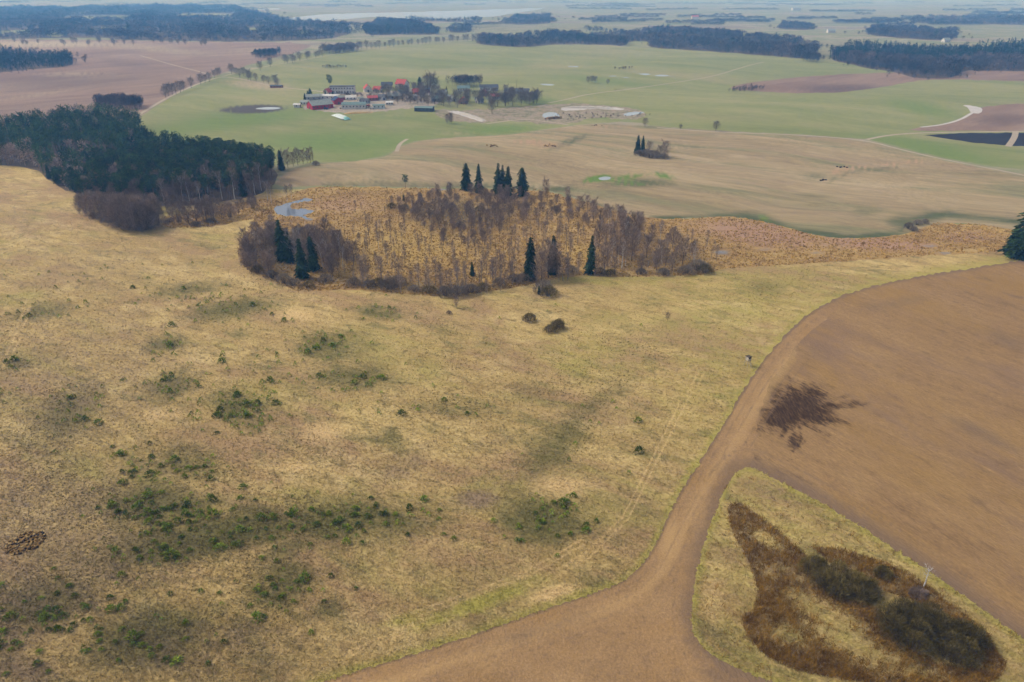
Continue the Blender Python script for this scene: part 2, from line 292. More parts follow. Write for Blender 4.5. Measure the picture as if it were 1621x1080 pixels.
region("ploughed_field", "ploughed", chain([(1180, 131), (1300, 119), (1440, 114), (1540, 108), (1640, 110), (2400, 115), (2400, 132), (1621, 129), (1500, 125), (1450, 128), (1400, 138), (1330, 147), (1250, 148), (1180, 144), (1150, 140)], 8, 0.4))
region("ploughed_field", "ploughed", chain([(1545, 170), (1621, 163), (2400, 160), (2400, 206), (1621, 207), (1460, 208), (1430, 206), (1490, 198), (1530, 187)], 8, 0.4))
region("peat_field", "black_soil", chain([(1462, 214), (1520, 211), (1640, 210), (2000, 211), (2000, 240), (1640, 233), (1600, 231), (1540, 226), (1500, 220)], 8, 0.3, True, 0))
region("farm_yard", "yard", chain([(472, 172), (500, 160), (530, 148), (600, 145), (660, 142), (700, 150), (690, 170), (640, 172), (610, 176), (560, 178), (520, 178)], 5, 0.8))
region("farm_yard", "rubble_ground", chain([(690, 172), (740, 176), (800, 172), (870, 165), (930, 164), (1010, 172), (1028, 183), (1000, 190), (940, 186), (905, 196), (860, 197), (800, 190), (760, 196), (720, 192), (690, 184)], 6, 0.8))
region("gravel_bank", "pale_gravel", chain([(884, 173), (905, 168), (950, 168), (990, 172), (985, 175), (940, 172), (900, 176)], 4, 0.3))
region("gravel_bank", "pale_gravel", chain([(705, 176), (722, 175), (738, 179), (756, 186), (768, 192), (760, 193), (735, 184)], 4, 0.3))
for poly in ([(860, 180), (872, 177), (885, 180), (886, 186), (868, 188), (858, 185)], [(985, 181), (1000, 177), (1022, 177), (1012, 181), (990, 184)]):
    region("pond", "shallow_water", chain(poly, 4, 0.2))
region("lake", "lake_water", chain([(424, 32), (470, 27), (520, 22), (610, 20), (700, 18), (790, 15), (850, 13), (865, 14), (820, 20), (780, 27), (700, 30), (668, 31), (600, 26), (540, 31), (480, 34)], 6, 0.2))
region("lake", "lake_water", chain([(395, 14), (440, 13), (446, 15), (400, 16)], 6, 0.1))
for poly in ([(1010, 117.5), (1020, 116), (1032, 117.5), (1022, 119)], [(1034, 119.5), (1048, 118), (1063, 120), (1048, 121.6)], [(398, 172.5), (425, 169), (449, 171), (430, 174)], [(964, 120.3), (976, 119.8), (976, 121.2), (966, 121.4)], [(984, 122), (998, 122.5), (990, 124)], [(852, 132.5), (880, 133.5), (872, 136), (858, 134.5)], [(946, 282), (958, 279), (968, 280.5), (964, 285), (950, 285.5)], [(898, 105), (918, 104.6), (914, 106.3), (900, 106.5)]):
    region("pond", "shallow_water", chain(poly, 3, 0.1))
region("fen", "fen", chain(FEN, 7, 0.8))
region("fen", "fen", chain([(255, 362), (262, 345), (300, 335), (400, 318), (440, 312), (450, 330), (420, 345), (380, 350), (330, 360)], 7, 1.0))
region("pond", "water", chain([(433, 331), (438, 326), (447, 325), (455, 321.5), (470, 317), (484, 313.5), (495, 315), (493, 317.5), (478, 320), (463, 323), (460, 328), (463, 331), (480, 331), (492, 333), (500, 334.5), (488, 338), (480, 341), (486, 345), (494, 347), (484, 347.5), (474, 343), (460, 342), (447, 341), (437, 338)], 3, 0.7, True, 0))
region("tilled_field", "tilled_soil", np.concatenate([chain(TILL_EDGE, 4, 1.1, False, 1), np.array([(-400, 1750), (2400, 1750), (2400, 330)], float)]))
region("dirt_track", "track_soil", np.concatenate([chain([(1318, 478), (1265, 512), (1218, 562), (1183, 614), (1143, 684), (1093, 759), (1061, 817), (1043, 860), (1023, 892), (997, 919), (952, 939), (862, 968), (752, 1008), (642, 1043), (502, 1086), (252, 1163)], 6, 1.0, False, 1), chain([(260, 1300), (1400, 1300), (1380, 1180), (1260, 1110), (1180, 1080), (1120, 1050), (1110, 1000), (1125, 900), (1160, 800), (1190, 735), (1196, 690), (1206, 640), (1228, 590), (1262, 545), (1300, 512), (1330, 488)], 6, 1.5, False, 1)]))
region("grass_island", "meadow", chain(ISLAND, 4, 1.1))
region("dirt_road", "road_gravel", band([(1040, 202), (1130, 209), (1240, 212.5), (1300, 216), (1370, 222), (1430, 238), (1500, 254), (1621, 277), (1800, 318)], 3.4))
region("dirt_road", "road_gravel", band([(1372, 221), (1400, 215), (1440, 211), (1500, 209.5), (1621, 208), (1800, 207)], 4.0))
region("dirt_road", "road_gravel", band([(868, 163), (895, 158), (930, 149), (1000, 141), (1080, 129), (1130, 121), (1180, 105), (1210, 98)], 3.2))
region("dirt_road", "road_gravel", band([(190, 198), (212, 186), (236, 172), (262, 156), (300, 138), (330, 127), (352, 121), (395, 127), (430, 137), (480, 142), (530, 147)], 4.2))
region("dirt_road", "road_gravel", band([(352, 121), (420, 105), (470, 97), (560, 80), (650, 70), (750, 64), (830, 60)], 3.5))
region("dirt_road", "road_gravel", band([(222, 88), (270, 102), (310, 112), (340, 120)], 4.0))
region("dirt_road", "road_gravel", band([(1608, 208), (1606, 218), (1596, 232)], 5.0))
region("dirt_road", "road_gravel", band([(770, 196), (830, 188), (860, 192), (900, 198)], 4.0))
region("dirt_road", "road_gravel", band([(628, 240), (632, 228), (645, 220)], 3.5))
region("gravel_bank", "pale_gravel", chain([(1522, 165.5), (1540, 168), (1556, 172), (1553, 180), (1538, 179), (1534, 172)], 4, 0.4))
region("gravel_bank", "pale_gravel", band([(1457, 201.5), (1490, 198), (1520, 190), (1540, 178)], 3.2))
# forest floors (leaf litter)
WOODS = {
    'far_left': [(-400, 11), (100, 13), (300, 9), (380, 13), (420, 22), (480, 36), (540, 42), (562, 52), (520, 62), (430, 66), (330, 66), (200, 63), (150, 59), (0, 62), (-400, 66)],
    'left_pines': [(-400, 88), (0, 84), (60, 83), (105, 91), (120, 101), (100, 106), (60, 109), (0, 115), (-400, 130)],
    'hill': [(577, 45), (600, 36), (650, 35), (680, 44), (695, 55), (640, 55), (578, 55)],
    'centre': [(753, 70), (790, 73), (830, 75), (880, 70), (960, 71), (990, 73), (996, 66), (1020, 66), (1030, 76), (1100, 80), (1200, 87), (1288, 95), (1295, 76), (1230, 64), (1150, 54), (1080, 46), (1000, 52), (940, 50), (870, 57), (800, 60), (757, 62)],
    'right': [(1312, 94), (1345, 101), (1370, 108), (1420, 115), (1445, 123), (1480, 125), (1515, 122), (1522, 112), (1570, 112), (1640, 113), (2200, 118), (2200, 84), (1640, 82), (1500, 82), (1400, 80), (1345, 78), (1325, 84)],
    'right_back': [(1370, 55), (1420, 60), (1480, 64), (1515, 62), (1515, 50), (1450, 47), (1380, 44)],
    'right_far': [(1440, 37), (1520, 38), (1640, 40), (2200, 46), (2200, 30), (1640, 28), (1450, 29)],
    'copse': [(708, 52), (745, 52), (746, 44), (715, 43)],
    'behind_lake': [(792, 36), (830, 40), (880, 36), (870, 26), (820, 26)],
    'small': [(1228, 46), (1290, 48), (1285, 40), (1240, 40)],
    'strip': [(640, 33), (760, 36), (765, 32), (650, 30)]}
PINEWOOD = [(-500, 205), (0, 212), (80, 199), (170, 191), (226, 205), (238, 236), (340, 252), (430, 264), (442, 285), (405, 312), (330, 322), (260, 328), (200, 328), (130, 312), (95, 296), (48, 263), (-60, 261), (-500, 275)]
CLEARING = [(100, 258), (150, 256), (180, 262), (150, 267), (105, 264)]
CLEARS = [[(90, 27), (190, 24), (215, 27), (200, 33), (110, 35)], [(265, 22), (370, 21), (392, 26), (300, 29)], [(-10, 49), (45, 47), (56, 53), (5, 55)], [(140, 44), (200, 41), (212, 47), (160, 50)], [(385, 45), (420, 42), (436, 47), (400, 51)], [(70, 57), (80, 52), (98, 52), (104, 56), (90, 59)], [(325, 44), (340, 40), (356, 41), (352, 45)], [(225, 27), (262, 25), (266, 28), (235, 30)], [(395, 33), (425, 30), (430, 34), (405, 37)], [(905, 53), (940, 51), (985, 54), (980, 58), (925, 58)], [(995, 66), (1020, 65), (1032, 70), (1010, 75), (994, 73)], [(450, 50), (490, 47), (505, 51), (470, 55)], [(20, 34), (60, 32), (62, 35), (30, 37)]]
for k in WOODS: region("forest_floor", "forest_floor", chain(WOODS[k], 8, 0.3))
for c_ in CLEARS: region("green_field", "green_crop", chain(c_, 5, 0.2))
region("forest_floor", "forest_floor", chain(PINEWOOD, 8, 1.0))
region("meadow", "meadow", chain(CLEARING, 6, 0.5))

def inside(poly, x, y):
    r = np.zeros(len(x), bool); x1, y1 = poly[:, 0], poly[:, 1]; x2, y2 = np.roll(x1, -1), np.roll(y1, -1)
    lo, hi = poly.min(0), poly.max(0); idx = np.nonzero((x >= lo[0]) & (x <= hi[0]) & (y >= lo[1]) & (y <= hi[1]))[0]
    if not len(idx): return r
    X, Y = x[idx], y[idx]; q = np.zeros(len(idx), bool)
    for a, bb, c, d in zip(x1, y1, x2, y2):
        if bb == d: continue
        m = (bb > Y) != (d > Y)
        if m.any(): q[m] ^= X[m] < (c - a) * (Y[m] - bb) / (d - bb) + a
    r[idx] = q; return r

# painted marks that belong to the soil and the plants: (cx, cy, rx, ry, tilt degrees, strength)
def ell(px, py, L):
    o = np.zeros_like(px)
    for cx, cy, rx, ry, tl, s in L:
        t = math.radians(tl); u = (px - cx) * math.cos(t) + (py - cy) * math.sin(t); v = -(px - cx) * math.sin(t) + (py - cy) * math.cos(t)
        o = np.maximum(o, s * np.exp(-((u / rx) ** 2 + (v / ry) ** 2) ** 1.2 * 0.7))
    return o
def pdist(px, py, line):
    d = np.full(px.shape, 1e9)
    for (ax, ay), (bx, by) in zip(line[:-1], line[1:]):
        vx, vy = bx - ax, by - ay; t = np.clip(((px - ax) * vx + (py - ay) * vy) / (vx * vx + vy * vy), 0, 1)
        d = np.minimum(d, np.hypot(px - ax - t * vx, py - ay - t * vy))
    return d
M_GREEN = [(300, 458, 65, 12, -8, .8), (365, 490, 75, 16, -8, .9), (262, 545, 40, 14, -10, .9), (62, 495, 55, 14, -10, .8), (25, 577, 32, 9, 0, .9), (600, 495, 48, 11, 5, .8), (520, 548, 60, 26, 0, .8), (555, 596, 70, 26, 0, .8), (268, 612, 48, 25, -10, .8), (375, 645, 50, 28, 20, .8), (105, 655, 65, 40, -35, .9), (300, 730, 75, 30, 10, .7), (245, 800, 95, 35, 0, .9), (330, 850, 190, 32, -12, 1.0), (540, 825, 150, 34, 0, .9), (445, 925, 60, 42, -25, .8), (60, 955, 90, 40, -15, 1.0), (235, 1010, 95, 48, -10, 1.0), (855, 825, 75, 40, 10, 1.0), (880, 705, 80, 30, -42, .8), (960, 628, 70, 16, -30, .6), (720, 645, 100, 22, 5, .55), (1212, 455, 42, 14, 0, .7), (1090, 460, 30, 10, 0, .5), (520, 965, 30, 18, 0, .7), (610, 690, 40, 12, -20, .6), (480, 690, 60, 14, -20, .3), (420, 580, 60, 16, 0, .4), (700, 520, 50, 12, 0, .5), (845, 620, 50, 22, 0, .5), (1005, 545, 40, 18, 0, .35), (100, 820, 60, 20, -10, .35), (60, 700, 40, 20, 0, .4), (200, 450, 80, 10, 0, .35), (140, 420, 60, 9, 0, .3), (1050, 480, 80, 10, 0, .3), (390, 990, 50, 18, 0, .45)]
M_PALE = [(510, 685, 45, 20, 0, .8), (890, 772, 60, 26, 0, .75), (470, 500, 42, 12, 0, .8), (255, 655, 45, 14, -5, .8), (875, 940, 42, 12, -15, .9), (1210, 775, 40, 16, 30, .5), (1260, 820, 60, 14, 38, .6), (1130, 950, 26, 60, 0, .7), (880, 457, 30, 8, 0, .7), (300, 700, 80, 12, -10, .4), (150, 560, 80, 16, 0, .4), (460, 740, 50, 12, 0, .6), (1000, 700, 70, 16, -30, .35), (700, 870, 120, 30, -10, .4), (600, 560, 60, 12, 0, .3), (250, 400, 120, 14, 0, .4), (100, 310, 70, 20, 0, .4), (950, 860, 60, 18, -30, .4), (310, 960, 60, 16, -10, .3)]
M_DARK = [(90, 610, 260, 150, -15, .5), (60, 860, 220, 190, 0, .62), (150, 420, 220, 60, 0, .42), (330, 1030, 200, 70, 0, .5), (40, 340, 120, 50, 0, .4), (755, 790, 32, 16, 0, .9), (30, 1060, 70, 26, 0, .8), (640, 740, 50, 16, -25, .6), (130, 640, 40, 16, -30, .6), (385, 1000, 40, 18, -10, .6), (650, 715, 60, 10, -20, .4), (860, 470, 60, 10, 0, .5), (780, 700, 40, 12, -15, .5), (130, 930, 80, 20, -10, .6), (20, 880, 60, 24, 0, .5), (150, 765, 60, 18, -10, .5), (0, 1000, 80, 50, 0, .7), (430, 445, 30, 8, 0, .5), (80, 330, 60, 10, 0, .4), (40, 450, 60, 10, 0, .4)]
REEDS = [(1180, 830, 26, 26, 45, 1.), (1225, 860, 45, 26, 45, 1.), (1215, 905, 30, 26, 0, .8), (1250, 945, 50, 46, 20, 1.), (1215, 1000, 34, 36, 0, 1.), (1290, 1035, 70, 30, 10, 1.), (1340, 990, 60, 40, 20, .6), (1400, 1055, 70, 26, 0, .8), (1380, 900, 90, 14, 36, .8), (1560, 1045, 36, 26, 45, .9), (1480, 960, 60, 26, 40, .9), (1500, 1070, 70, 20, 0, .7)]
REED_POLY = [(1152, 800), (1172, 797), (1200, 815), (1228, 838), (1262, 868), (1300, 900), (1330, 945), (1390, 965), (1420, 1000), (1480, 1050), (1560, 1062), (1585, 1040), (1592, 1060), (1560, 1088), (1400, 1088), (1260, 1062), (1215, 1040), (1185, 1012), (1172, 975), (1195, 965), (1200, 935), (1190, 900), (1168, 860), (1155, 830)]
REED_STRIP = [(1285, 866), (1330, 868), (1400, 890), (1450, 915), (1500, 950), (1560, 1000), (1590, 1050), (1560, 1060), (1500, 985), (1440, 950), (1380, 930), (1320, 900)]
REED_GAPS = [(1322, 985, 62, 22, 35, .9), (1350, 1022, 80, 20, 25, .9), (1250, 1005, 34, 14, 20, .8), (1215, 905, 18, 9, 30, .6), (1440, 1062, 50, 10, 10, .7), (1212, 853, 24, 9, 30, .8), (1290, 965, 50, 20, 35, .75), (1240, 1000, 26, 12, 20, .6), (1330, 1010, 45, 14, 20, .6), (1235, 900, 16, 8, 0, .5), (1400, 1030, 50, 14, 15, .5), (1270, 915, 20, 8, 20, .4)]
def reed_mask(px, py):
    m = np.maximum(inside(np.array(REED_POLY, float), px, py) * 1.0, inside(np.array(REED_STRIP, float), px, py) * .85); return np.clip(m - ell(px, py, REED_GAPS), 0, 1)
TRACKS = [[(560, 1032), (650, 995), (760, 958), (850, 925), (930, 880), (990, 820), (1030, 740), (1075, 650), (1110, 590)], [(0, 580), (22, 548), (38, 505), (44, 480)], [(640, 978), (740, 945), (840, 905), (920, 860)]]
T_DARK = [(1262, 646, 42, 23, -24, 1.1), (1285, 652, 32, 18, 10, .95), (1236, 662, 30, 12, -22, .8), (1262, 693, 9, 13, 10, .6), (1205, 676, 16, 6, -25, .5), (1240, 735, 9, 22, -35, .4), (1225, 640, 16, 6, 30, .45)]
_g = np.random.default_rng(44)
for _a in np.linspace(-170, 180, 24):                    # ragged fingers spreading from the wet core
    _a = _a + _g.uniform(-9, 9); _l = _g.uniform(30, 66) * (1.25 if -50 < _a < 50 else .9); _t = math.radians(_a); _c = math.cos(_t), math.sin(_t) * .62
    T_DARK.append((1266 + _c[0] * _l * .72, 648 + _c[1] * _l * .72, _l * .42, _g.uniform(2.5, 6.0), math.degrees(math.atan2(_c[1], _c[0])), _g.uniform(.4, .85)))
T_PALE = [(1120, 830, 40, 60, -20, .7), (1000, 960, 90, 25, -10, .5), (1060, 850, 12, 40, 20, .9), (1170, 650, 26, 30, 20, .6), (760, 1050, 60, 20, 0, .5), (1370, 560, 70, 16, 20, .5), (1200, 600, 20, 40, 25, .5), (1500, 500, 110, 20, 5, .4), (1450, 620, 120, 14, 25, .45), (1350, 760, 60, 20, 30, .5)]
def arc(cx, cy, rx, ry, a0, a1): return [(cx + rx * math.cos(math.radians(a)), cy + ry * math.sin(math.radians(a))) for a in np.linspace(a0, a1, 14)]
ARCS = [(arc(1240, 690, 38, 22, 150, 420), 3.0, .38), (arc(1246, 600, 30, 28, 100, 200), 2.5, .42), (arc(1236, 696, 56, 34, 60, 190), 2.2, .38), ([(1172, 708), (1190, 724), (1212, 731)], 2.2, .55), (arc(1250, 690, 18, 24, -70, 70), 4.0, .6), ([(1290, 688), (1325, 704), (1350, 716)], 2.2, .42), ([(1218, 612), (1232, 620), (1246, 636)], 4, .6), ([(1240, 745), (1256, 752), (1285, 766)], 3, .4), ([(1250, 660), (1290, 680), (1312, 691)], 5, .65)]
S_DEEP = [(1310, 374, 70, 7, 8, 1.2), (1225, 352, 40, 8, 25, .7), (1380, 375, 45, 6, -5, 1.1), (1430, 352, 30, 12, 0, .8), (1470, 346, 30, 6, 0, .8), (1290, 310, 50, 6, 0, .5), (1010, 290, 60, 7, 0, .9), (880, 300, 40, 6, -5, .8), (620, 290, 120, 5, 0, .6), (1180, 340, 30, 6, 0, .8), (1310, 330, 60, 5, 5, .5), (1100, 345, 60, 4, 0, .7), (1290, 280, 25, 8, 0, .6), (1380, 270, 50, 4, -5, .5), (900, 225, 40, 5, -20, .8), (760, 292, 60, 5, 0, .7), (1500, 340, 60, 6, 10, .6), (1370, 335, 30, 9, 0, .6), (820, 250, 70, 5, 0, .35), (520, 275, 60, 6, 0, .4), (1080, 232, 60, 5, 0, .5)]
S_LUSH = [(945, 283, 26, 4.5, -10, 1.2), (1050, 278, 22, 5, 15, .9), (990, 281, 40, 4, -8, .9), (1000, 291, 30, 3.5, 0, .8), (780, 208, 50, 3, -5, .8), (1210, 345, 14, 6, 20, .7)]
S_ORANGE = [(835, 224, 28, 3, 0, 1.), (870, 230, 30, 5, 0, .7), (960, 200, 50, 3, 0, .7), (1060, 245, 50, 6, 10, .4), (1330, 272, 24, 6, 0, .5), (660, 240, 50, 6, -15, .4)]
G_LUSH = [(540, 225, 140, 20, 0, 1.), (380, 190, 150, 16, -6, .9), (790, 205, 70, 7, -3, 1.), (930, 183, 70, 5, 0, .9), (1480, 238, 120, 14, 12, .9), (950, 128, 120, 9, 5, .7), (1460, 172, 70, 12, 12, .8), (850, 160, 40, 9, 0, .7), (600, 245, 60, 10, -10, .7), (1560, 250, 80, 10, 10, .6), (270, 210, 40, 22, 0, .7)]
G_DARK = [(400, 173, 52, 6, -2, 1.1), (1600, 140, 40, 5, 0, .3)]
G_TAN = [(410, 135, 60, 8, 5, .9), (880, 105, 70, 8, 0, .55), (760, 110, 80, 5, 0, .35), (950, 90, 100, 6, 0, .45), (840, 215, 60, 4, -8, .8), (1200, 150, 90, 10, 0, .4), (460, 150, 50, 5, 0, .5), (600, 105, 60, 5, 0, .3), (1100, 185, 160, 12, 0, .45), (720, 212, 40, 4, 0, .6), (630, 182, 40, 4, 0, .5)]
P_DARK = [(100, 130, 160, 16, -3, .6), (1330, 140, 90, 8, 0, .8), (1590, 190, 60, 12, 0, .7), (200, 100, 80, 10, 10, .5), (330, 90, 80, 8, 10, .4)]
P_PALE = [(60, 70, 160, 5, 0, 1.), (250, 78, 120, 7, 5, .6), (120, 118, 90, 4, 0, .6), (60, 150, 90, 5, -8, .5), (400, 80, 70, 6, 0, .5), (170, 172, 40, 5, 0, .6)]
F_GREY = [(900, 385, 30, 20, 0, .3), (440, 400, 70, 40, 0, .8), (730, 340, 90, 30, 0, .7), (1050, 410, 80, 22, 0, .6), (650, 450, 200, 12, 3, .6)]
F_WATER = [(1145, 362, 18, 3.5, 0, .9), (1142, 400, 16, 5, 0, .8), (1306, 388, 7, 2.5, 0, .9), (1470, 389, 14, 2.5, 0, .9), (1494, 402, 14, 3, 0, .9), (1535, 397, 12, 2.5, 0, .8), (700, 300, 18, 2, 0, .9), (570, 380, 16, 3, 0, .5), (615, 376, 14, 3, 0, .5), (1210, 395, 30, 5, 0, .5), (1290, 400, 24, 3, 0, .6), (490, 347, 10, 3, 0, .8)]
F_YELLOW = [(640, 390, 130, 40, 0, .8), (560, 400, 60, 40, 0, .7), (920, 400, 40, 20, 0, .7), (760, 430, 60, 20, 0, .5), (600, 300, 120, 6, 0, .5)]
F_PINK = [(1200, 370, 110, 20, 8, .9), (1380, 385, 100, 12, 3, .9), (540, 325, 70, 14, 0, .6), (1530, 375, 60, 12, 0, .6)]
TE = np.array(TILL_EDGE, float); TEL = [tuple(p) for p in chain(TILL_EDGE, 60, 0, False, 1)]; ISL = [tuple(p) for p in chain(ISLAND, 60, 0, True, 1)]; ISL.append(ISL[0])
def paint(mat, px, py):
    o = np.zeros((len(px), 4), np.float32)
    if mat == "meadow":
        o[:, 0] = ell(px, py, M_GREEN); o[:, 1] = ell(px, py, M_PALE)
        d = np.minimum(pdist(px, py, TEL), pdist(px, py, ISL)); o[:, 2] = np.maximum(0.7 * np.exp(-(d / 16) ** 2), 0.5 * sstep(-200, 250, px - 1000 + (900 - py) * 0.2) * (py > 430) * 0.9)
        o[:, 2] = np.maximum(o[:, 2], ell(px, py, [(760, 955, 110, 14, -20, .9), (930, 560, 120, 50, 0, .5), (1000, 440, 200, 14, 0, .6), (640, 980, 60, 14, -18, .6)]))
        o[:, 3] = np.maximum(ell(px, py, M_DARK), 0.75 * reed_mask(px, py))
        for t in TRACKS:
            dd = pdist(px, py, t); s = 0.75 * np.exp(-((np.abs(dd) - 4) / 2.6) ** 2); o[:, 1] = np.maximum(o[:, 1], s); o[:, 0] *= 1 - np.clip(s, 0, 1)
    elif mat in ("tilled_soil", "track_soil"):
        o[:, 0] = ell(1262 + (px - 1258) / 1.14, 648 + (py - 648) / 1.14, T_DARK); o[:, 1] = ell(px, py, T_PALE)
        for t, wq, st_ in ARCS: o[:, 0] = np.maximum(o[:, 0], st_ * np.exp(-(pdist(px, py, t) / wq) ** 2))
        d = pdist(px, py, TEL); d2 = pdist(px, py, ISL)
        o[:, 2] = np.maximum(0.8 * np.exp(-(d / 5) ** 2), 0.85 * np.exp(-(d2 / 26) ** 2)); o[:, 2] = np.maximum(o[:, 2], ell(px, py, [(1150, 1070, 60, 20, 20, .8), (1560, 690, 80, 14, 25, .7), (1600, 540, 60, 16, 20, .6), (1420, 480, 90, 12, -10, .5), (850, 1000, 120, 14, -18, .6), (950, 1060, 80, 26, 0, .4), (1245, 770, 40, 16, 35, .8), (1290, 560, 40, 20, 0, .5), (1450, 760, 80, 12, 30, .4)]))
        o[:, 1] = np.maximum(o[:, 1], 0.75 * np.exp(-((d - 30) / 16) ** 2) * (px < 1260))
        for dd in (13, 25, 44, 55): o[:, 2] = np.maximum(o[:, 2], .55 * np.exp(-((d - dd) / 2.6) ** 2) * (px < 1300))
        for dd in (10, 19, 30): o[:, 2] = np.maximum(o[:, 2], .6 * np.exp(-((d2 - dd) / 2.4) ** 2))
    elif mat == "stubble":
        o[:, 0], o[:, 1], o[:, 2] = ell(px, py, S_DEEP), ell(px, py, S_LUSH), ell(px, py, S_ORANGE)
        o[:, 0] = np.maximum(o[:, 0], 1.0 * np.exp(-(pdist(px, py, [(1030, 347), (1100, 344), (1150, 341), (1200, 347), (1250, 360), (1310, 375), (1380, 375), (1425, 367), (1436, 348), (1500, 338), (1620, 352)]) / 5.5) ** 2) * (.85 + .15 * np.sin(px / 23)))
        o[:, 0] = np.maximum(o[:, 0], .75 * np.exp(-(pdist(px, py, [(512, 293), (740, 296), (860, 298), (930, 318), (1000, 343)]) / 3.0) ** 2))
        o[:, 2] = np.maximum(o[:, 2], .9 * np.exp(-(pdist(px, py, [(1304, 286), (1312, 276), (1334, 266), (1400, 262), (1460, 255)]) / 2.6) ** 2)); o[:, 0] = np.maximum(o[:, 0], .6 * np.exp(-(pdist(px, py, [(1310, 288), (1345, 272), (1420, 266)]) / 5) ** 2))
    elif mat == "green_crop": o[:, 0], o[:, 1], o[:, 2] = ell(px, py, G_LUSH), ell(px, py, G_DARK), ell(px, py, G_TAN)
    elif mat == "ploughed": o[:, 0], o[:, 1] = ell(px, py, P_DARK), ell(px, py, P_PALE)
    elif mat == "fen": o[:, 0], o[:, 1], o[:, 2], o[:, 3] = ell(px, py, F_GREY), ell(px, py, F_WATER), ell(px, py, F_YELLOW), ell(px, py, F_PINK)
    return o

pts2, edges = [], []
def grid(x0, x1, sx, y0, y1, sy):
    X, Y = np.meshgrid(np.arange(x0, x1, sx), np.arange(y0, y1, sy)); X = X + (np.arange(X.shape[0]) % 2)[:, None] * sx * 0.5
    return np.stack([X.ravel(), Y.ravel()], 1) + rng.uniform(-0.12, 0.12, (X.size, 2)) * [sx, sy]
G = [grid(-20, 1645, 14, -10, 40, 3), grid(-20, 1645, 10, 40, 300, 4.5), grid(-20, 1645, 5, 300, 1100, 5), grid(1165, 1390, 2.5, 585, 790, 2.5)]
G += [grid(-850, -30, 40, -10, 300, 12), grid(1655, 2380, 40, -10, 300, 12), grid(-850, -30, 35, 300, 1100, 30), grid(1655, 2380, 35, 300, 1100, 30), grid(-850, 2380, 40, 1110, 1740, 35)]
G.append(np.array([(-900, -14), (2400, -14), (2400, 1750), (-900, 1750)], float))
P = np.concatenate(G); nb = len(P); parts = [P]
for name, mat, poly in REGIONS:
    q = poly.copy(); q[:, 0] = np.clip(q[:, 0], -900, 2400); q[:, 1] = np.clip(q[:, 1], -14, 1750)
    parts.append(q); m = len(q); edges += [(nb + i, nb + (i + 1) % m) for i in range(m)]; nb += m
P = np.concatenate(parts)
r = delaunay_2d_cdt([Vector(p) for p in P], edges, [], 0, 1e-4, False)
PV = np.array([tuple(v) for v in r[0]]); PT = np.array([tuple(f) for f in r[2] if len(f) == 3], np.int64)
cen = PV[PT].mean(1); own = np.full(len(PT), -1)
for i, (name, mat, poly) in enumerate(REGIONS): own[inside(poly, cen[:, 0], cen[:, 1])] = i
gx, gy, gz = at(PV[:, 0], PV[:, 1]); GV = np.stack([gx, gy, gz], 1)
def cut_out(name, mat, sel):
    T = PT[sel]; u, inv = np.unique(T, return_inverse=True); V = GV[u].copy()
    a, b_, c = V[inv.reshape(T.shape)[:, 0]], V[inv.reshape(T.shape)[:, 1]], V[inv.reshape(T.shape)[:, 2]]
    F = inv.reshape(T.shape).copy(); fl = np.cross(b_ - a, c - a)[:, 2] < 0; F[fl] = F[fl][:, ::-1]
    me = mesh_from(name, V, F, mat, smooth=True, attrs={"paint": ('FLOAT_COLOR', paint(mat, PV[u, 0], PV[u, 1])), "jit": ('FLOAT', np.zeros(len(u)))})
    return tag(link(name, me), kind="structure")
cut_out("ground", "farmland", own == -1)
for i, (name, mat, poly) in enumerate(REGIONS):
    if (own == i).any(): cut_out(name, mat, own == i)
#STAGE2
# ------------------------------------------------------------------ plant templates (numpy slivers and tubes)
def unit(a): return a / np.maximum(np.linalg.norm(a, axis=1, keepdims=True), 1e-6)
def slivers(P, D, L, W, seed=0, flat=None):
    g = np.random.default_rng(seed); D = unit(D); n = len(P); Sd = unit(np.cross(D, g.normal(0, 1, (n, 3)) * (1 if flat is None else flat) + (0 if flat is None else np.array([0, 0, 1.0]))))
    L = np.broadcast_to(L, n)[:, None]; W = np.broadcast_to(W, n)[:, None]
    V = np.stack([P - Sd * W / 2, P + Sd * W / 2, P + D * L], 1).reshape(-1, 3)
    return V, np.arange(3 * n).reshape(-1, 3)
def join(*vt):
    V, T, o = [], [], 0
    for v, t in vt: V.append(v); T.append(t + o); o += len(v)
    return np.concatenate(V), np.concatenate(T)
def tube(pts, radii, n=5):
    pts = np.array(pts, float); V, T = [], []
    for i, (p, r_) in enumerate(zip(pts, radii)):
        d = Vector(pts[min(i + 1, len(pts) - 1)] - pts[max(i - 1, 0)]).normalized(); u = d.orthogonal().normalized(); w = d.cross(u)
        for k in range(n):
            a = 2 * math.pi * k / n; V.append(p + (np.array(u) * math.cos(a) + np.array(w) * math.sin(a)) * r_)
    for i in range(len(pts) - 1):
        for k in range(n):
            a, b_, c, d = i * n + k, i * n + (k + 1) % n, (i + 1) * n + (k + 1) % n, (i + 1) * n + k; T += [(a, b_, c), (a, c, d)]
    return np.array(V), np.array(T)
def jit_attr(V, amp, seed):                             # per-sliver brightness
    g = np.random.default_rng(seed); return {"jit": ('FLOAT', np.repeat(g.uniform(-amp, amp, len(V) // 3), 3))}

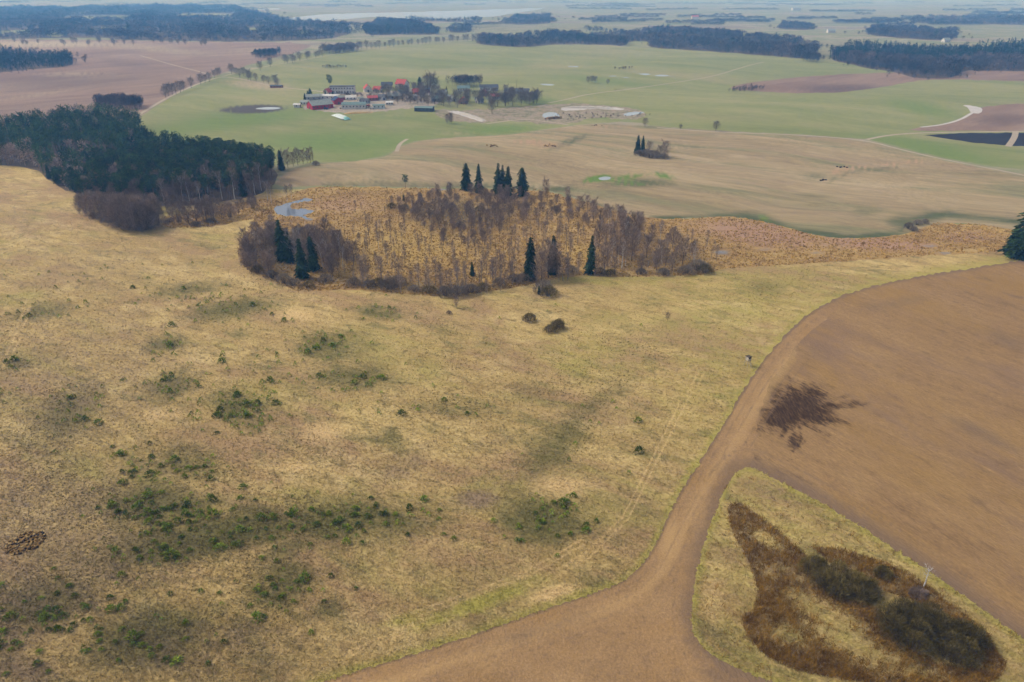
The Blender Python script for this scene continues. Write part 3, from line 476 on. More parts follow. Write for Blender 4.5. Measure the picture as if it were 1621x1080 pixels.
def bare_tree(seed, H, spread, ntw, lo=0.25, tilt=0.8, tr=0.16, tw=0.05, sub=4, nl=11, tl=1.3):
    g = np.random.default_rng(seed)
    zs = np.linspace(0, 0.86 * H, 7); wob = np.cumsum(g.normal(0, 0.10 * H / 12, (7, 2)), 0); wob[0] = 0
    tp = np.column_stack([wob, zs]); tubes = [tube(tp, np.linspace(tr, 0.03, 7), 6)]; segs = [(tp[4], tp[6], 1.0)]
    for i in range(nl):
        f = lo + (0.82 - lo) * (i + g.uniform(0, .8)) / nl; a = i * 2.4 + g.uniform(-.4, .4)
        b0 = np.array([np.interp(f * H, zs, tp[:, 0]), np.interp(f * H, zs, tp[:, 1]), f * H])
        Ln = spread * g.uniform(.75, 1.15) * math.sin(math.pi * min(1, 0.18 + 0.8 * (1 - (f - lo) / (1 - lo)))) ** 0.6
        d = np.array([math.cos(a), math.sin(a), tilt * g.uniform(.7, 1.4)]); d /= np.linalg.norm(d)
        mid = b0 + d * Ln * 0.5; e = mid + (d + [0, 0, 0.35]) * Ln * 0.55
        tubes.append(tube([b0, mid, e], [tr * 0.42 * (1 - f * .6), tr * 0.25, 0.02], 4)); segs.append((b0, mid, .5)); segs.append((mid, e, 1.2))
        for k in range(sub):
            s0 = b0 + (e - b0) * g.uniform(.3, .9); dd = d + g.normal(0, .55, 3) + [0, 0, .25]; dd /= np.linalg.norm(dd); s1 = s0 + dd * Ln * g.uniform(.3, .55)
            tubes.append(tube([s0, s1], [0.04, 0.012], 3)); segs.append((s0, s1, 1.4))
    w = np.array([s[2] * np.linalg.norm(s[1] - s[0]) for s in segs]); w /= w.sum()
    idx = g.choice(len(segs), ntw, p=w); A = np.array([s[0] for s in segs])[idx]; B = np.array([s[1] for s in segs])[idx]
    t = g.uniform(0.1, 1.05, (ntw, 1)); P_ = A + (B - A) * t; D = unit(B - A) + g.normal(0, .55, (ntw, 3)) + [0, 0, .35]
    nv = int(ntw * .62); zz = g.uniform(0, 1, nv) ** .85; prof = np.sin(np.pi * np.clip(.13 + .80 * zz, 0, 1)) ** .7; az = g.uniform(0, 6.283, nv)   # fine twigs filling the crown
    rr = spread * 1.05 * prof * np.sqrt(g.uniform(.03, 1, nv)) * (1 + .18 * np.sin(az * 3 + seed) + .14 * np.sin(az * 5 + zz * 9))
    P_[:nv] = np.column_stack([np.cos(az) * rr, np.sin(az) * rr, H * (lo + (.93 - lo) * zz)]); D[:nv] = np.column_stack([np.cos(az) * rr / spread * .55, np.sin(az) * rr / spread * .55, np.full(nv, .85)]) + g.normal(0, .3, (nv, 3))
    return join(*tubes), slivers(P_, D, g.uniform(.5, 1.15, ntw) * tl, tw, seed)
def spruce(seed, H, wide=0.17, bottom=0.06, dens=1.0):
    g = np.random.default_rng(seed); pw = g.uniform(.38, .72); V, D, L, Wd = [], [], [], []
    tiers = int(24 * dens); 
    for i in range(tiers):
        f = bottom + (1 - bottom) * (i / tiers) ** 0.92; R = wide * H * (1 - f) ** pw * min(1, .6 + 2.2 * f) * g.uniform(.78, 1.2) + 0.15; nbr = max(5, int(11 * (1 - f) + 4)); a0 = g.uniform(0, 6.28)
        for k in range(nbr):
            a = a0 + 6.283 * k / nbr + g.uniform(-.2, .2); r_ = R * g.uniform(.45, 1.25); m = 5
            for q in range(m):
                t = (q + .3) / m; p = [math.cos(a) * r_ * t, math.sin(a) * r_ * t, f * H - 0.42 * r_ * t * t + g.uniform(-.1, .1)]
                for sgn in (-1, 0, 1):
                    V.append(p); D.append([math.cos(a + sgn * .8), math.sin(a + sgn * .8), -0.55 + g.uniform(-.25, .2)]); L.append(0.30 * R + 0.35); Wd.append(0.16 * R + 0.22)
    V.append([0, 0, H * .97]); D.append([0, 0, 1]); L.append(H * .04); Wd.append(.2)
    return tube([(0, 0, 0), (0, 0, H * .55), (0, 0, H * .97)], [H * .013, H * .008, .02], 6), slivers(np.array(V), np.array(D, float), np.array(L), np.array(Wd), seed)
def pine(seed, H, clusters=26, per=44, size=0.62, crown0=0.5, rad=2.6):
    g = np.random.default_rng(seed); ln = g.normal(0, .35, 2)
    tr = tube([(0, 0, 0), (ln[0] * .5, ln[1] * .5, H * .5), (ln[0], ln[1], H * .93)], [.19, .14, .04], 6); tubes = [tr]; PP, DD, SS = [], [], []
    for i in range(clusters):
        f = crown0 + (0.97 - crown0) * (i + g.uniform(0, 1)) / clusters; R = rad * (0.35 + 0.75 * math.sin(math.pi * min(1, .15 + .8 * (1 - (f - crown0) / (1 - crown0)))) ) * g.uniform(.35, 1.0)
        a = i * 2.4 + g.uniform(-.5, .5); c = np.array([ln[0] * f + math.cos(a) * R, ln[1] * f + math.sin(a) * R, f * H])
        tubes.append(tube([(ln[0] * f, ln[1] * f, f * H - .6), c], [.05, .02], 3))
        q = g.normal(0, 1, (per, 3)); q = unit(q) * g.uniform(.3, 1, (per, 1)) ** .5; cr = g.uniform(.8, 1.25)
        PP.append(c + q * np.array([1.15, 1.15, .62]) * cr); DD.append(q + g.normal(0, .5, (per, 3)) + [0, 0, .5]); SS.append(np.full(per, size))
    return join(*tubes), slivers(np.concatenate(PP), np.concatenate(DD), np.concatenate(SS), np.concatenate(SS) * .62, seed)
def shrub(seed, rx, ry, h, n, tl=0.9, tw=0.045, lobes=((0, 0, 1, 1),)):
    g = np.random.default_rng(seed); tubes, PP, DD = [], [], []
    for (lx, ly, lr, lh) in lobes:
        m = int(n * lr * lr / sum(q[2] ** 2 for q in lobes)); a = g.uniform(0, 6.283, m); z = g.uniform(0.02, 1, m) ** .8; rr = np.sqrt(np.clip(1 - z ** 2.2, 0, 1)); k = g.uniform(.45, 1.0, m) ** .4
        bump = 1 + .16 * np.sin(a * 5 + z * 4 + seed) + .10 * np.sin(a * 11 + seed * 2)
        p = np.column_stack([lx + np.cos(a) * rr * rx * lr * k * bump, ly + np.sin(a) * rr * ry * lr * k * bump, z * h * lh * k])
        PP.append(p); DD.append(np.column_stack([np.cos(a) * rr * .7, np.sin(a) * rr * .7, .55 + .6 * z]) + g.normal(0, .38, (m, 3)))
        for i in range(26):
            a_, t_ = g.uniform(0, 6.28), g.uniform(.2, .95); e = np.array([lx + math.cos(a_) * rx * lr * t_, ly + math.sin(a_) * ry * lr * t_, h * lh * math.sqrt(1 - t_ * t_ * .9) * .85]); b0 = np.array([lx + math.cos(a_) * rx * lr * t_ * .35, ly + math.sin(a_) * ry * lr * t_ * .35, 0])
            tubes.append(tube([b0, b0 * .5 + e * .5 + [0, 0, h * .12], e], [.055, .04, .012], 4))
    PP, DD = np.concatenate(PP), np.concatenate(DD)
    return join(*tubes), slivers(PP, DD, g.uniform(.5, 1.2, len(PP)) * tl, tw, seed)
def tpl(name, vt, m_a, m_b, n_a="trunk", n_b="crown", amp=.42, seed=1):
    (a, b_) = vt; return (n_a, mesh_from(name + "_" + n_a, a[0], a[1], m_a)), (n_b, mesh_from(name + "_" + n_b, b_[0], b_[1], m_b, attrs=jit_attr(b_[0], amp, seed)))
ALDER = [(12, tpl("alder", bare_tree(10 + i, 12, 2.9, 2300, .14, 1.1, tw=.06, sub=5), "bark_dark", "twig_purple", seed=i)) for i in range(5)]
THIN = [(12, tpl("sapling_alder", bare_tree(20 + i, 12, 1.5, 800, .22, 1.5, tr=.12, sub=3, nl=10, tl=1.1), "bark_grey", "twig_purple", seed=i)) for i in range(5)]
BIRCH = [(14, tpl("birch", bare_tree(30 + i, 14, 2.3, 1300, .42, 1.3, tr=.17), "bark_birch", "twig_purple", seed=i)) for i in range(3)]
ROUND = [(12, tpl("broad_tree", bare_tree(40 + i, 12, 4.4, 2400, .22, .75, tr=.28, tw=.08), "bark_dark", "twig_grey", seed=i)) for i in range(4)]
SPRUCE = [(18, tpl("spruce", spruce(50 + i, 18, .15 + .012 * i), "bark_dark", "spruce_needle", seed=i)) for i in range(6)]
LOWP = [(12, tpl("low_pine", pine(66 + i, 12, 34, 46, .6, .1, 3.0), "bark_pine", "pine_needle", seed=i)) for i in range(3)]
PINE = [(18, tpl("pine", pine(60 + i, 18, crown0=.42 + .04 * i), "bark_pine", "pine_needle", seed=i)) for i in range(5)]
THICK = [(11, tpl("thicket", shrub(75 + i, 4.2, 3.8, 11, 3600, 1.5, .065), "bark_dark", "twig_purple", "trunk", "crown", seed=i)) for i in range(3)]
BUSH = [(3, tpl("bush", shrub(70 + i, 2.6, 2.3, 3, 1500, .8, .06), "bark_dark", "twig_grey", "stems", "twigs", seed=i)) for i in range(4)]
OLIVE = [(3, tpl("willow", shrub(80 + i, 2.6, 2.3, 3, 1500, .7, .06), "bark_dark", "twig_olive", "stems", "twigs", seed=i)) for i in range(3)]

def plant(kinds, name, label, cat, x, y, h, group=None, wide=1.0, rot=None, pick=None, lean=None):
    H0, parts_ = kinds[(pick if pick is not None else random.randrange(len(kinds))) % len(kinds)]
    o = bpy.data.objects.new(name, None); COL.objects.link(o); o.empty_display_size = 0.3
    z = float(height(np.float64(x), np.float64(y))); s = h / H0
    o.location = (x, y, z - 0.03); o.rotation_euler = (lean[0] if lean else random.gauss(0, .02), lean[1] if lean else random.gauss(0, .02), random.uniform(0, 6.28) if rot is None else rot); o.scale = (s * wide, s * wide, s)
    tag(o, label, cat, group)
    for n_, me in parts_: link(n_, me, o)
    return o
def plant_px(kinds, name, label, cat, px, py, ty=None, h=None, **kw):
    p = pt(px, py); return plant(kinds, name, label, cat, p.x, p.y, h if h else top_h(px, py, ty), **kw)
def fill(poly, spacing, jit=.42, seed=0, keep=None):     # jittered grid of ground points inside a traced polygon
    g = np.random.default_rng(seed); poly = np.asarray(poly, float); x, y, z = at(poly[:, 0], poly[:, 1])
    X, Y = np.meshgrid(np.arange(x.min(), x.max(), spacing), np.arange(y.min(), y.max(), spacing * .87)); X = X + (np.arange(X.shape[0]) % 2)[:, None] * spacing / 2
    X = X.ravel() + g.uniform(-jit, jit, X.size) * spacing; Y = Y.ravel() + g.uniform(-jit, jit, Y.size) * spacing
    px, py = to_px(X, Y, height(X, Y)); m = inside(poly, px, py)
    if keep is not None: m &= g.uniform(0, 1, len(m)) < keep
    return X[m], Y[m], px[m], py[m]
def mass(name, label, cat, items, mats):                 # one object of many far plants: items = (template V,T,matidx) , xs, ys, scale, widen
    VV, TT, MI, JJ, o = [], [], [], [], 0
    for (V, T, mi), xs, ys, sc, wd in items:
        n = len(xs)
        if not n: continue
        a = rng.uniform(0, 6.283, n); c, s_ = np.cos(a)[:, None], np.sin(a)[:, None]; sc = np.broadcast_to(sc, n)[:, None]; wd = np.broadcast_to(wd, n)[:, None]
        X = (V[None, :, 0] * c - V[None, :, 1] * s_) * sc * wd + xs[:, None]; Y = (V[None, :, 0] * s_ + V[None, :, 1] * c) * sc * wd + ys[:, None]
        Z = V[None, :, 2] * sc + height(xs, ys)[:, None]
        VV.append(np.stack([X, Y, Z], 2).reshape(-1, 3)); TT.append((T[None] + (np.arange(n) * len(V))[:, None, None] + o).reshape(-1, 3)); o += n * len(V)
        MI.append(np.full(n * len(T), mi)); JJ.append(np.repeat(np.clip(rng.normal(0, .22, n) + .28 * np.sin(xs / 95 + ys / 160) * np.sin(ys / 120), -.7, .8), len(V)) + rng.uniform(-.12, .12, n * len(V)))
    me = mesh_from(name, np.concatenate(VV), np.concatenate(TT), mats, np.concatenate(MI), attrs={"jit": ('FLOAT', np.concatenate(JJ))})
    return tag(link(name, me), label, cat, kind="stuff")
def far_crown(seed, H, R, n, size, z0=.25, cone=False, trunk=.2):
    g = np.random.default_rng(seed); q = unit(g.normal(0, 1, (n, 3))) * g.uniform(.5, 1, (n, 1))
    if cone:
        z = g.uniform(0, 1, n) ** 1.3; P_ = np.column_stack([q[:, 0] * R * (1.05 - z), q[:, 1] * R * (1.05 - z), H * (z0 + (1 - z0) * z)]); D = q * [1, 1, 0] + [0, 0, -.5]
    else:
        P_ = np.column_stack([q[:, 0] * R, q[:, 1] * R, H * (z0 + (1 - z0) * (.5 + .46 * q[:, 2]))]); D = q + g.normal(0, .4, (n, 3)) + [0, 0, .6]
    return join(tube([(0, 0, 0), (0, 0, H * .8)], [trunk, trunk * .3], 3), slivers(P_, D, g.uniform(.7, 1.3, n) * size, size * .5, seed))
LOWBARE = [far_crown(100 + i, 14, 3.6, 90, 1.7, .15) + (0,) for i in range(3)]
LOWPINE = [far_crown(110 + i, 16, 3.0, 60, 1.7, .4) + (1,) for i in range(3)]
LOWSPR = [far_crown(120 + i, 17, 3.2, 60, 1.9, .05, True) + (1,) for i in range(2)]
def split(items, xs, ys, sc, wd):
    k = rng.integers(0, len(items), len(xs)); sc = np.broadcast_to(sc, len(xs)); wd = np.broadcast_to(wd, len(xs))
    return [(t, xs[k == i], ys[k == i], sc[k == i], wd[k == i]) for i, t in enumerate(items)]

# ------------------------------------------------------------------ far woods (each reads as one mass)
FM = ["far_twig", "far_needle"]
def wood(key, label, spacing, conifer=0.0, sc=(.85, 1.15), wd=1.0, back_conifer=None):
    x, y, px, py = fill(WOODS[key], spacing, .45, hash(key) % 97 if False else len(key) * 7)
    m = (px > -150) & (px < 1780) & (np.sin(px / 9.0 + py * .7) + np.sin(px / 23.0 - py / 3.0) + rng.normal(0, .5, len(px)) > -1.55)
    for c_ in CLEARS: m &= ~inside(np.array(c_, float), px, py)
    x, y, px, py = x[m], y[m], px[m], py[m]
    ex = rng.integers(0, len(x), int(len(x) * .16)); rd = rng.normal(0, 1, (len(ex), 2)) * (30 if wd < 2 else 70); x = np.concatenate([x, x[ex] + rd[:, 0]]); y = np.concatenate([y, y[ex] + rd[:, 1]]); px, py = to_px(x, y, height(x, y)); extra = np.arange(len(x)) >= len(x) - len(ex)
    u = rng.uniform(0, 1, len(x)); con = u < (conifer if back_conifer is None else np.where(py < back_conifer, .85, .06))
    con = con & ~extra
    clump = np.where(extra, .65, 1) * (.9 + .18 * np.sin(x / 70) * np.sin(y / 110))
    s_ = rng.uniform(sc[0] * .55, sc[1] * 1.12, len(x)) * clump * (1 + .22 * np.sin(x / 37 + y / 90))
    mass("far_wood", label, "wood", split(LOWBARE, x[~con], y[~con], s_[~con], wd) + split(LOWPINE + LOWSPR, x[con], y[con], s_[con] * 1.05, wd * .9), FM)
wood('far_left', "wide blue-grey forest filling the upper left distance", 26, .22, (1.0, 1.35), 2.6)
wood('left_pines', "dark pine wood at the left edge among brown ploughed fields", 7.5, .96, (.85, 1.1), 1.25)
wood('hill', "rounded bare wood on a rise in front of the lake", 13, .03, (1.0, 1.5), 1.7)
wood('centre', "long blue-grey bare wood across the upper middle distance", 13, .06, (.9, 1.3), 1.6)
wood('right', "wood at upper right with dark pines behind bare trees", 8.5, 0, (.95, 1.25), 1.25, back_conifer=97)
wood('right_back', "bare wood behind the dark pines at upper right", 13, .03, (.9, 1.2), 1.6)
wood('right_far', "long low strip of forest near the horizon at right", 30, .1, (1.0, 1.3), 2.8)
wood('copse', "small bare copse right of the rounded wooded rise", 13, 0, (.9, 1.2), 1.6)
wood('behind_lake', "bare wood at the right end of the lake", 22, .05, (.9, 1.2), 2.2)
wood('small', "small bare wood behind the long middle wood", 16, .0, (.9, 1.2), 1.8)
wood('strip', "thin tree strip along the near shore of the lake", 20, .1, (.7, 1.0), 1.5)
hx, hy = [], []
for _ in range(170):                                       # hedges and shelter belts all over the far plain
    cy = 1.5 + 40 * random.random() ** 1.4; cx = random.uniform(-100, 1720); ln = random.uniform(15, 110); n_ = int(ln / 2.2)
    if 400 < cx < 880 and 12 < cy < 36: continue
    q = np.column_stack([cx + np.linspace(0, ln, n_), cy + np.linspace(0, random.uniform(-2, 2), n_) + rng.normal(0, .25, n_)]); x, y, z = at(q[:, 0], np.maximum(q[:, 1], .5)); hx.append(x); hy.append(y)
hx, hy = np.concatenate(hx), np.concatenate(hy)
mass("far_hedge", "scattered far hedges and tree belts on the hazy plain", "hedge", split(LOWBARE, hx, hy, rng.uniform(.6, 1.15, len(hx)), 2.6), FM)

# ------------------------------------------------------------------ left pine wood
x, y, px, py = fill(PINEWOOD, 7.0, .45, 3); clear = inside(np.array(CLEARING, float), px, py) | ((px > 85) & (px < 190) & (py > 248) & (py < 266)); vis = (px > -160) & (px < 470) & ~clear
x, y, px, py = x[vis], y[vis], px[vis], py[vis]; bare = (rng.uniform(0, 1, len(x)) < .16) | ((px < 60) & (py > 245) & (rng.uniform(0, 1, len(x)) < .6)) | ((py > 285) & (px > 150) & (rng.uniform(0, 1, len(x)) < .25))
ordr = np.argsort(np.hypot(x, y) + np.where((px < -15), 1e5, 0)); near = np.zeros(len(x), bool); pn = [i for i in ordr if not bare[i]][:290]; near[pn] = True
for i in pn:
    hgt = random.uniform(14.5, 20) * (0.72 if (py[i] > 255 and px[i] < 130) else 1)
    where = "near the left picture edge" if px[i] < 40 else "by the grassy clearing" if px[i] < 190 and py[i] < 285 else "above the round bare thicket" if px[i] < 262 else "above the leaning birches" if px[i] < 352 else "near the fen end"
    row_ = "in the front rows " if py[i] > 306 else "in the middle rows " if py[i] > 288 else "further in "
    if random.random() < .06: plant(SPRUCE, "spruce_tree", "dark pointed spruce among the left wood's pines " + where, "tree", x[i], y[i], hgt, "spruces in the left wood " + where)
    elif px[i] < 150 and py[i] > 252: plant(LOWP, "pine_tree", "low bushy pine with green down to the ground at the left wood's front edge", "tree", x[i], y[i], random.uniform(8, 13), "low pines at the left wood's front edge", wide=random.uniform(1.0, 1.3))
    else: plant(PINE, "pine_tree", ("tallest" if hgt > 18.3 else "tall" if hgt > 16.4 else "lower") + " pine of the left wood, " + row_ + where, "tree", x[i], y[i], hgt, ("tallest" if hgt > 18.3 else "tall" if hgt > 16.4 else "lower") + " pines of the left wood, " + row_ + where, wide=random.uniform(1.0, 1.25))
bi = [i for i in range(len(x)) if bare[i]]; bi.sort(key=lambda i: math.hypot(x[i], y[i]))
for i in bi[:60]: plant(ALDER, "bare_tree", "leafless grey-brown tree standing between the pines of the left wood", "tree", x[i], y[i], random.uniform(11, 16), "bare trees inside the left pine wood")
rest = ~near; rest[bi[:60]] = False; rb = rest & bare; rp = rest & ~bare
MIDPINE = [far_crown(130 + i, 17, 2.9, 130, 1.25, .38) + (1,) for i in range(4)]
mass("pine_wood_interior", "dense dark pines deep inside the left wood", "wood", split(MIDPINE, x[rp], y[rp], rng.uniform(.85, 1.15, rp.sum()), 1.15) + split(LOWBARE, x[rb], y[rb], rng.uniform(.8, 1.1, rb.sum()), 1.0), ["twig_purple", "pine_needle"])
for k, (a, b_, ty) in enumerate([(330, 312, 258), (352, 316, 268), (372, 316, 262), (372.5, 300, 252), (396, 306, 258), (404, 308, 262), (414, 302, 255), (290, 322, 275), (262, 326, 280), (300, 318, 270), (424, 318, 285), (430, 322, 288), (455, 318, 292), (462, 316, 290), (318, 324, 285)]):
    plant_px(BIRCH, "birch_tree", "white-stemmed bare birch on the front edge of the left pine wood", "tree", a, b_, ty, group="birches along the front of the left pine wood", pick=k)
EDGE = [(150, 342, 300), (138, 338, 305), (128, 330, 306), (163, 346, 302), (175, 352, 308), (190, 358, 307), (203, 362, 306), (216, 364, 307), (228, 363, 310), (240, 361, 316), (250, 358, 322), (198, 350, 308), (222, 352, 308), (236, 350, 316), (180, 342, 305), (285, 352, 318), (300, 356, 316), (312, 352, 312), (325, 350, 315), (340, 348, 312), (352, 346, 312), (365, 344, 318), (378, 340, 318), (270, 345, 322), (330, 340, 308), (290, 340, 310), (385, 335, 312), (400, 330, 306), (245, 335, 305), (265, 334, 300), (225, 335, 300)]
for k, (a, b_, ty) in enumerate(EDGE):
    g_ = "round bare thicket below the left pine wood" if a < 258 else "bare trees on the boggy margin below the left pine wood"
    plant_px(THICK if a < 258 or k % 3 == 0 else ALDER, "bare_tree", "purple-brown leafless tree in the rounded thicket below the left pines" if a < 258 else "thin leafless tree on the boggy margin below the left pines", "tree", a, b_, ty, group=g_, wide=1.0, pick=k)
for k, (a, b_, w_) in enumerate([(150, 345, 2.4), (170, 352, 2.4), (205, 364, 2.8), (230, 364, 2.6), (188, 360, 2.6), (310, 358, 2.0), (335, 352, 2.0), (268, 352, 1.8)]):
    plant_px(BUSH, "bare_shrub", "low leafless shrub at the foot of the thickets below the left pines", "shrub", a, b_, h=w_ * 1.3, group="shrubs below the left pine wood", pick=k, wide=1.3)
for a, b_, ty in [(447, 268, 238), (456, 266, 236), (464, 264, 240), (472, 262, 234), (480, 260, 236), (487, 258, 238), (492, 258, 233), (500, 262, 255)]:
    plant_px(ALDER if ty < 250 else BUSH, "bare_tree", "bare tree in the spur of wood reaching right from the pines", "tree", a, b_, ty, group="spur of bare trees right of the pines")
plant_px(SPRUCE, "spruce_tree", "pointed spruce at the right end of the left pine wood", "tree", 446, 270, 236)

# ------------------------------------------------------------------ wet thicket in the middle: spruces, alders, birches, shrubs
for k, (a, b_, ty, wd_, lb) in enumerate([
        (449, 412, 345, 1.25, "leftmost tall dark spruce in the left clump of the fen thicket"), (460, 416, 364, 1.0, "shorter spruce touching the leftmost tall one in the fen thicket"),
        (480, 441, 375, 1.0, "nearest spruce of the left clump, beside the pale leafless tree"), (497, 428, 372, 1.0, "right-hand spruce of the left clump in the fen thicket"),
        (739, 301, 257, 1.1, "leftmost of the tall spruces on the back edge of the fen"), (758, 305, 258, .85, "slim second spruce from the left on the back edge of the fen"),
        (788, 309, 257, 1.1, "left twin of the tall double spruce behind the fen"), (795, 308, 260, 1.0, "middle one of the tall grouped spruces behind the fen"), (803, 310, 262, 1.1, "right twin of the tall grouped spruces behind the fen"),
        (827, 310, 264, 1.2, "rightmost of the tall spruces on the back edge of the fen"), (839, 443, 374, .8, "slender spruce at the front edge of the thicket, leftmost of three"),
        (875, 434, 371, .85, "middle spruce of the three along the front of the thicket"), (933, 434, 371, .9, "right-hand spruce of the three along the front of the thicket"),
        (993, 372, 340, .9, "small spruce among bare trees at the right end of the thicket"), (748, 437, 414, 1.0, "low dark spruce near the front middle of the thicket"), (853, 466, 452, .8, "tiny young spruce in front of the thicket")]):
    plant_px(SPRUCE, "spruce_tree", lb, "tree", a, b_, ty, wide=wd_, pick=k)
plant_px(PINE, "pine_tree", "single small round pine on the back left edge of the fen", "tree", 642, 298, 276, wide=1.4, pick=1)
plant_px(SPRUCE, "spruce_tree", "very small dark conifer below the lone round pine in the fen", "tree", 639, 318, 306, pick=2)
PALE = [(14, tpl("pale_tree", bare_tree(90, 14, 3.4, 420, .3, .9, tr=.2, tw=.07), "twig_pale", "twig_pale"))]
plant_px(PALE, "dead_tree", "pale grey leafless tree between the spruces of the left clump", "tree", 468, 418, 362)
SPR = [(449, 412), (460, 416), (480, 441), (497, 428), (839, 443), (875, 434), (933, 434), (748, 437)]
def clump(poly, sp, kinds, name, label, group, h, seed, keep=1.0, wide=1.0, maxn=999, cat="tree"):
    x, y, px, py = fill(poly, sp, .48, seed, keep)
    kk = np.ones(len(x), bool)
    for a_, b2 in SPR: kk &= ~((np.abs(px - a_) < 9) & (py > b2 - 4) & (py < b2 + 24))
    x, y, px, py = x[kk], y[kk], px[kk], py[kk]
    if not len(x): return 0
    qx, qy = np.quantile(px, [.33, .67]), np.median(py)
    for i in range(min(len(x), maxn)):
        zn = ("far " if py[i] < qy else "near ") + ("left part" if px[i] < qx[0] else "middle part" if px[i] < qx[1] else "right part"); hh = random.uniform(*h); sz = "taller " if hh > .5 * (h[0] + h[1]) else "shorter "
        plant(kinds, name, sz + label + ", " + zn, cat, x[i], y[i], hh, sz + group + ", " + zn, wide=wide * random.uniform(.85, 1.15))
    return len(x)
N = {}
N['left'] = clump([(378, 404), (388, 388), (440, 380), (520, 385), (560, 420), (530, 442), (470, 448), (410, 438), (382, 424)], 6.3, ALDER + BIRCH[:2], "alder_tree", "leafless tree in the dense left clump of the fen", "bare trees of the left clump", (7.5, 15), 11)
N['right'] = clump([(935, 352), (985, 356), (1020, 372), (1060, 385), (1110, 412), (1128, 428), (1060, 437), (985, 436), (905, 434), (930, 405), (950, 380)], 7.4, ALDER + BIRCH[:2], "alder_tree", "leafless tree in the right-hand end of the fen thicket", "bare trees of the right-hand thicket", (6.5, 14.5), 12, .78)
N['mid'] = clump([(605, 332), (640, 318), (720, 308), (850, 306), (915, 325), (960, 345), (930, 362), (870, 356), (820, 356), (760, 392), (690, 385), (640, 352)], 7.0, ALDER, "young_alder", "small leafless alder in the dense middle of the fen", "bare trees in the middle of the fen thicket", (5, 9.5), 13, .72, 1.05)
N['front'] = clump([(560, 448), (620, 446), (720, 450), (860, 430), (935, 425), (930, 437), (860, 455), (720, 472), (620, 466), (560, 460)], 4.6, THIN, "slender_alder", "slender leafless alder along the front of the fen", "slender alders along the front of the fen", (6.5, 15.5), 14, .8, 1.1)
N['thin'] = clump([(520, 385), (600, 365), (700, 388), (780, 392), (860, 360), (930, 370), (900, 425), (720, 445), (560, 445), (520, 420)], 7.2, THIN, "slender_alder", "slender leafless alder in the fen's orange tussocks", "slender alders in the open fen", (5, 12.5), 15, .62)
N['back'] = clump([(560, 335), (640, 312), (740, 304), (720, 350), (640, 365), (540, 380)], 11, THIN, "slender_alder", "thin young alder in the sparse back left of the fen", "thin alders in the back of the fen", (4, 7.5), 16, .5)
N['rsp'] = clump([(1060, 372), (1120, 385), (1140, 420), (1110, 425), (1060, 395)], 8.0, THIN, "slender_alder", "thin leafless alder at the right tip of the fen thicket", "thin alders at the right tip of the fen", (5, 9), 17, .7)
clump([(505, 300), (560, 298), (700, 300), (700, 304), (560, 304)], 14, THIN, "slender_alder", "thin alder on the back bank of the fen", "thin alders on the back bank", (3, 6), 18, .5)
for k, (a, b_, h_) in enumerate([(395, 420, 4.0), (408, 432, 3.5), (430, 440, 3.5), (450, 448, 4), (465, 452, 3.2), (488, 456, 3), (515, 446, 3.5), (560, 452, 3.6), (585, 455, 3.4), (600, 450, 3), (617, 458, 4.6), (630, 450, 4), (655, 462, 3), (680, 464, 3.6), (705, 468, 4), (725, 468, 4.4), (745, 464, 4), (765, 460, 3.5), (790, 452, 3.4), (815, 446, 3.6), (830, 446, 4), (868, 468, 4.2), (860, 462, 5), (905, 432, 3.4), (950, 434, 3.2), (965, 436, 3), (1015, 434, 2.6), (1050, 436, 3.4), (1085, 434, 4), (1115, 432, 4.2), (1105, 428, 5), (640, 332, 3.2), (660, 336, 3.6), (620, 330, 3.4), (690, 342, 3.4), (728, 360, 3.2), (715, 330, 3), (760, 335, 3.5), (830, 330, 3.5), (880, 335, 3.4)]):
    zn_ = "back edge" if b_ < 365 else "left front by the spruces" if a < 530 else "front left of middle" if a < 660 else "front right of middle" if a < 850 else "right front"
    plant_px(OLIVE if k % 4 == 1 else BUSH, "bare_shrub", ("low" if h_ < 3.5 else "higher") + " rounded leafless shrub at the fen thicket's " + zn_, "shrub", a, b_, h=h_, group=("low" if h_ < 3.5 else "higher") + " shrubs at the fen's " + zn_, pick=k, wide=1.15)
for k, (a, b_, ty) in enumerate([(864, 310, 283), (898, 318, 294), (960, 350, 322), (975, 352, 322), (982, 350, 326), (520, 420, 372), (560, 420, 380), (600, 395, 365)]):
    plant_px(BIRCH if k % 2 else ALDER, "bare_tree", "taller leafless tree rising above the shrubs of the fen", "tree", a, b_, ty, group="taller bare trees in the fen", pick=k)
DEAD = [(9, tpl("snag", bare_tree(200 + i, 9, .8, 40, .5, 1.4, tr=.11, sub=1, nl=6, tl=.7), "bark_dark", "twig_grey")) for i in range(3)]
for k in range(64):
    a = random.uniform(500, 930); b_ = random.uniform(335, 440)
    if not inside(np.array(FEN, float), np.array([a]), np.array([b_]))[0]: continue
    plant_px(DEAD, "dead_snag", "thin dead pole of a drowned tree in the orange fen", "tree", a, b_, h=random.uniform(4, 9), group="drowned poles in the fen")
for a, b_, ty in [(722, 488, 467), (868, 440, 380), (880, 438, 392), (856, 446, 396)]:
    plant_px(ALDER, "bare_tree", "lone leafless small tree on the meadow just in front of the thicket" if b_ > 480 else "leafless tree crowding the front spruces of the thicket", "tree", a, b_, ty, group=None if b_ > 480 else "bare trees by the front spruces")
for k, (a, b_, h_) in enumerate([(711, 497, 1.4), (1438, 362, 3.4), (1452, 356, 3.0), (1464, 354, 2.6), (1446, 366, 2.6)]):
    plant_px(BUSH, "bare_shrub", "tiny leafless shrub beside the lone small tree on the meadow" if k == 0 else "dark low shrub in the damp hollow of the stubble field", "shrub", a, b_, h=h_, group=None if k == 0 else "shrubs in the stubble hollow")
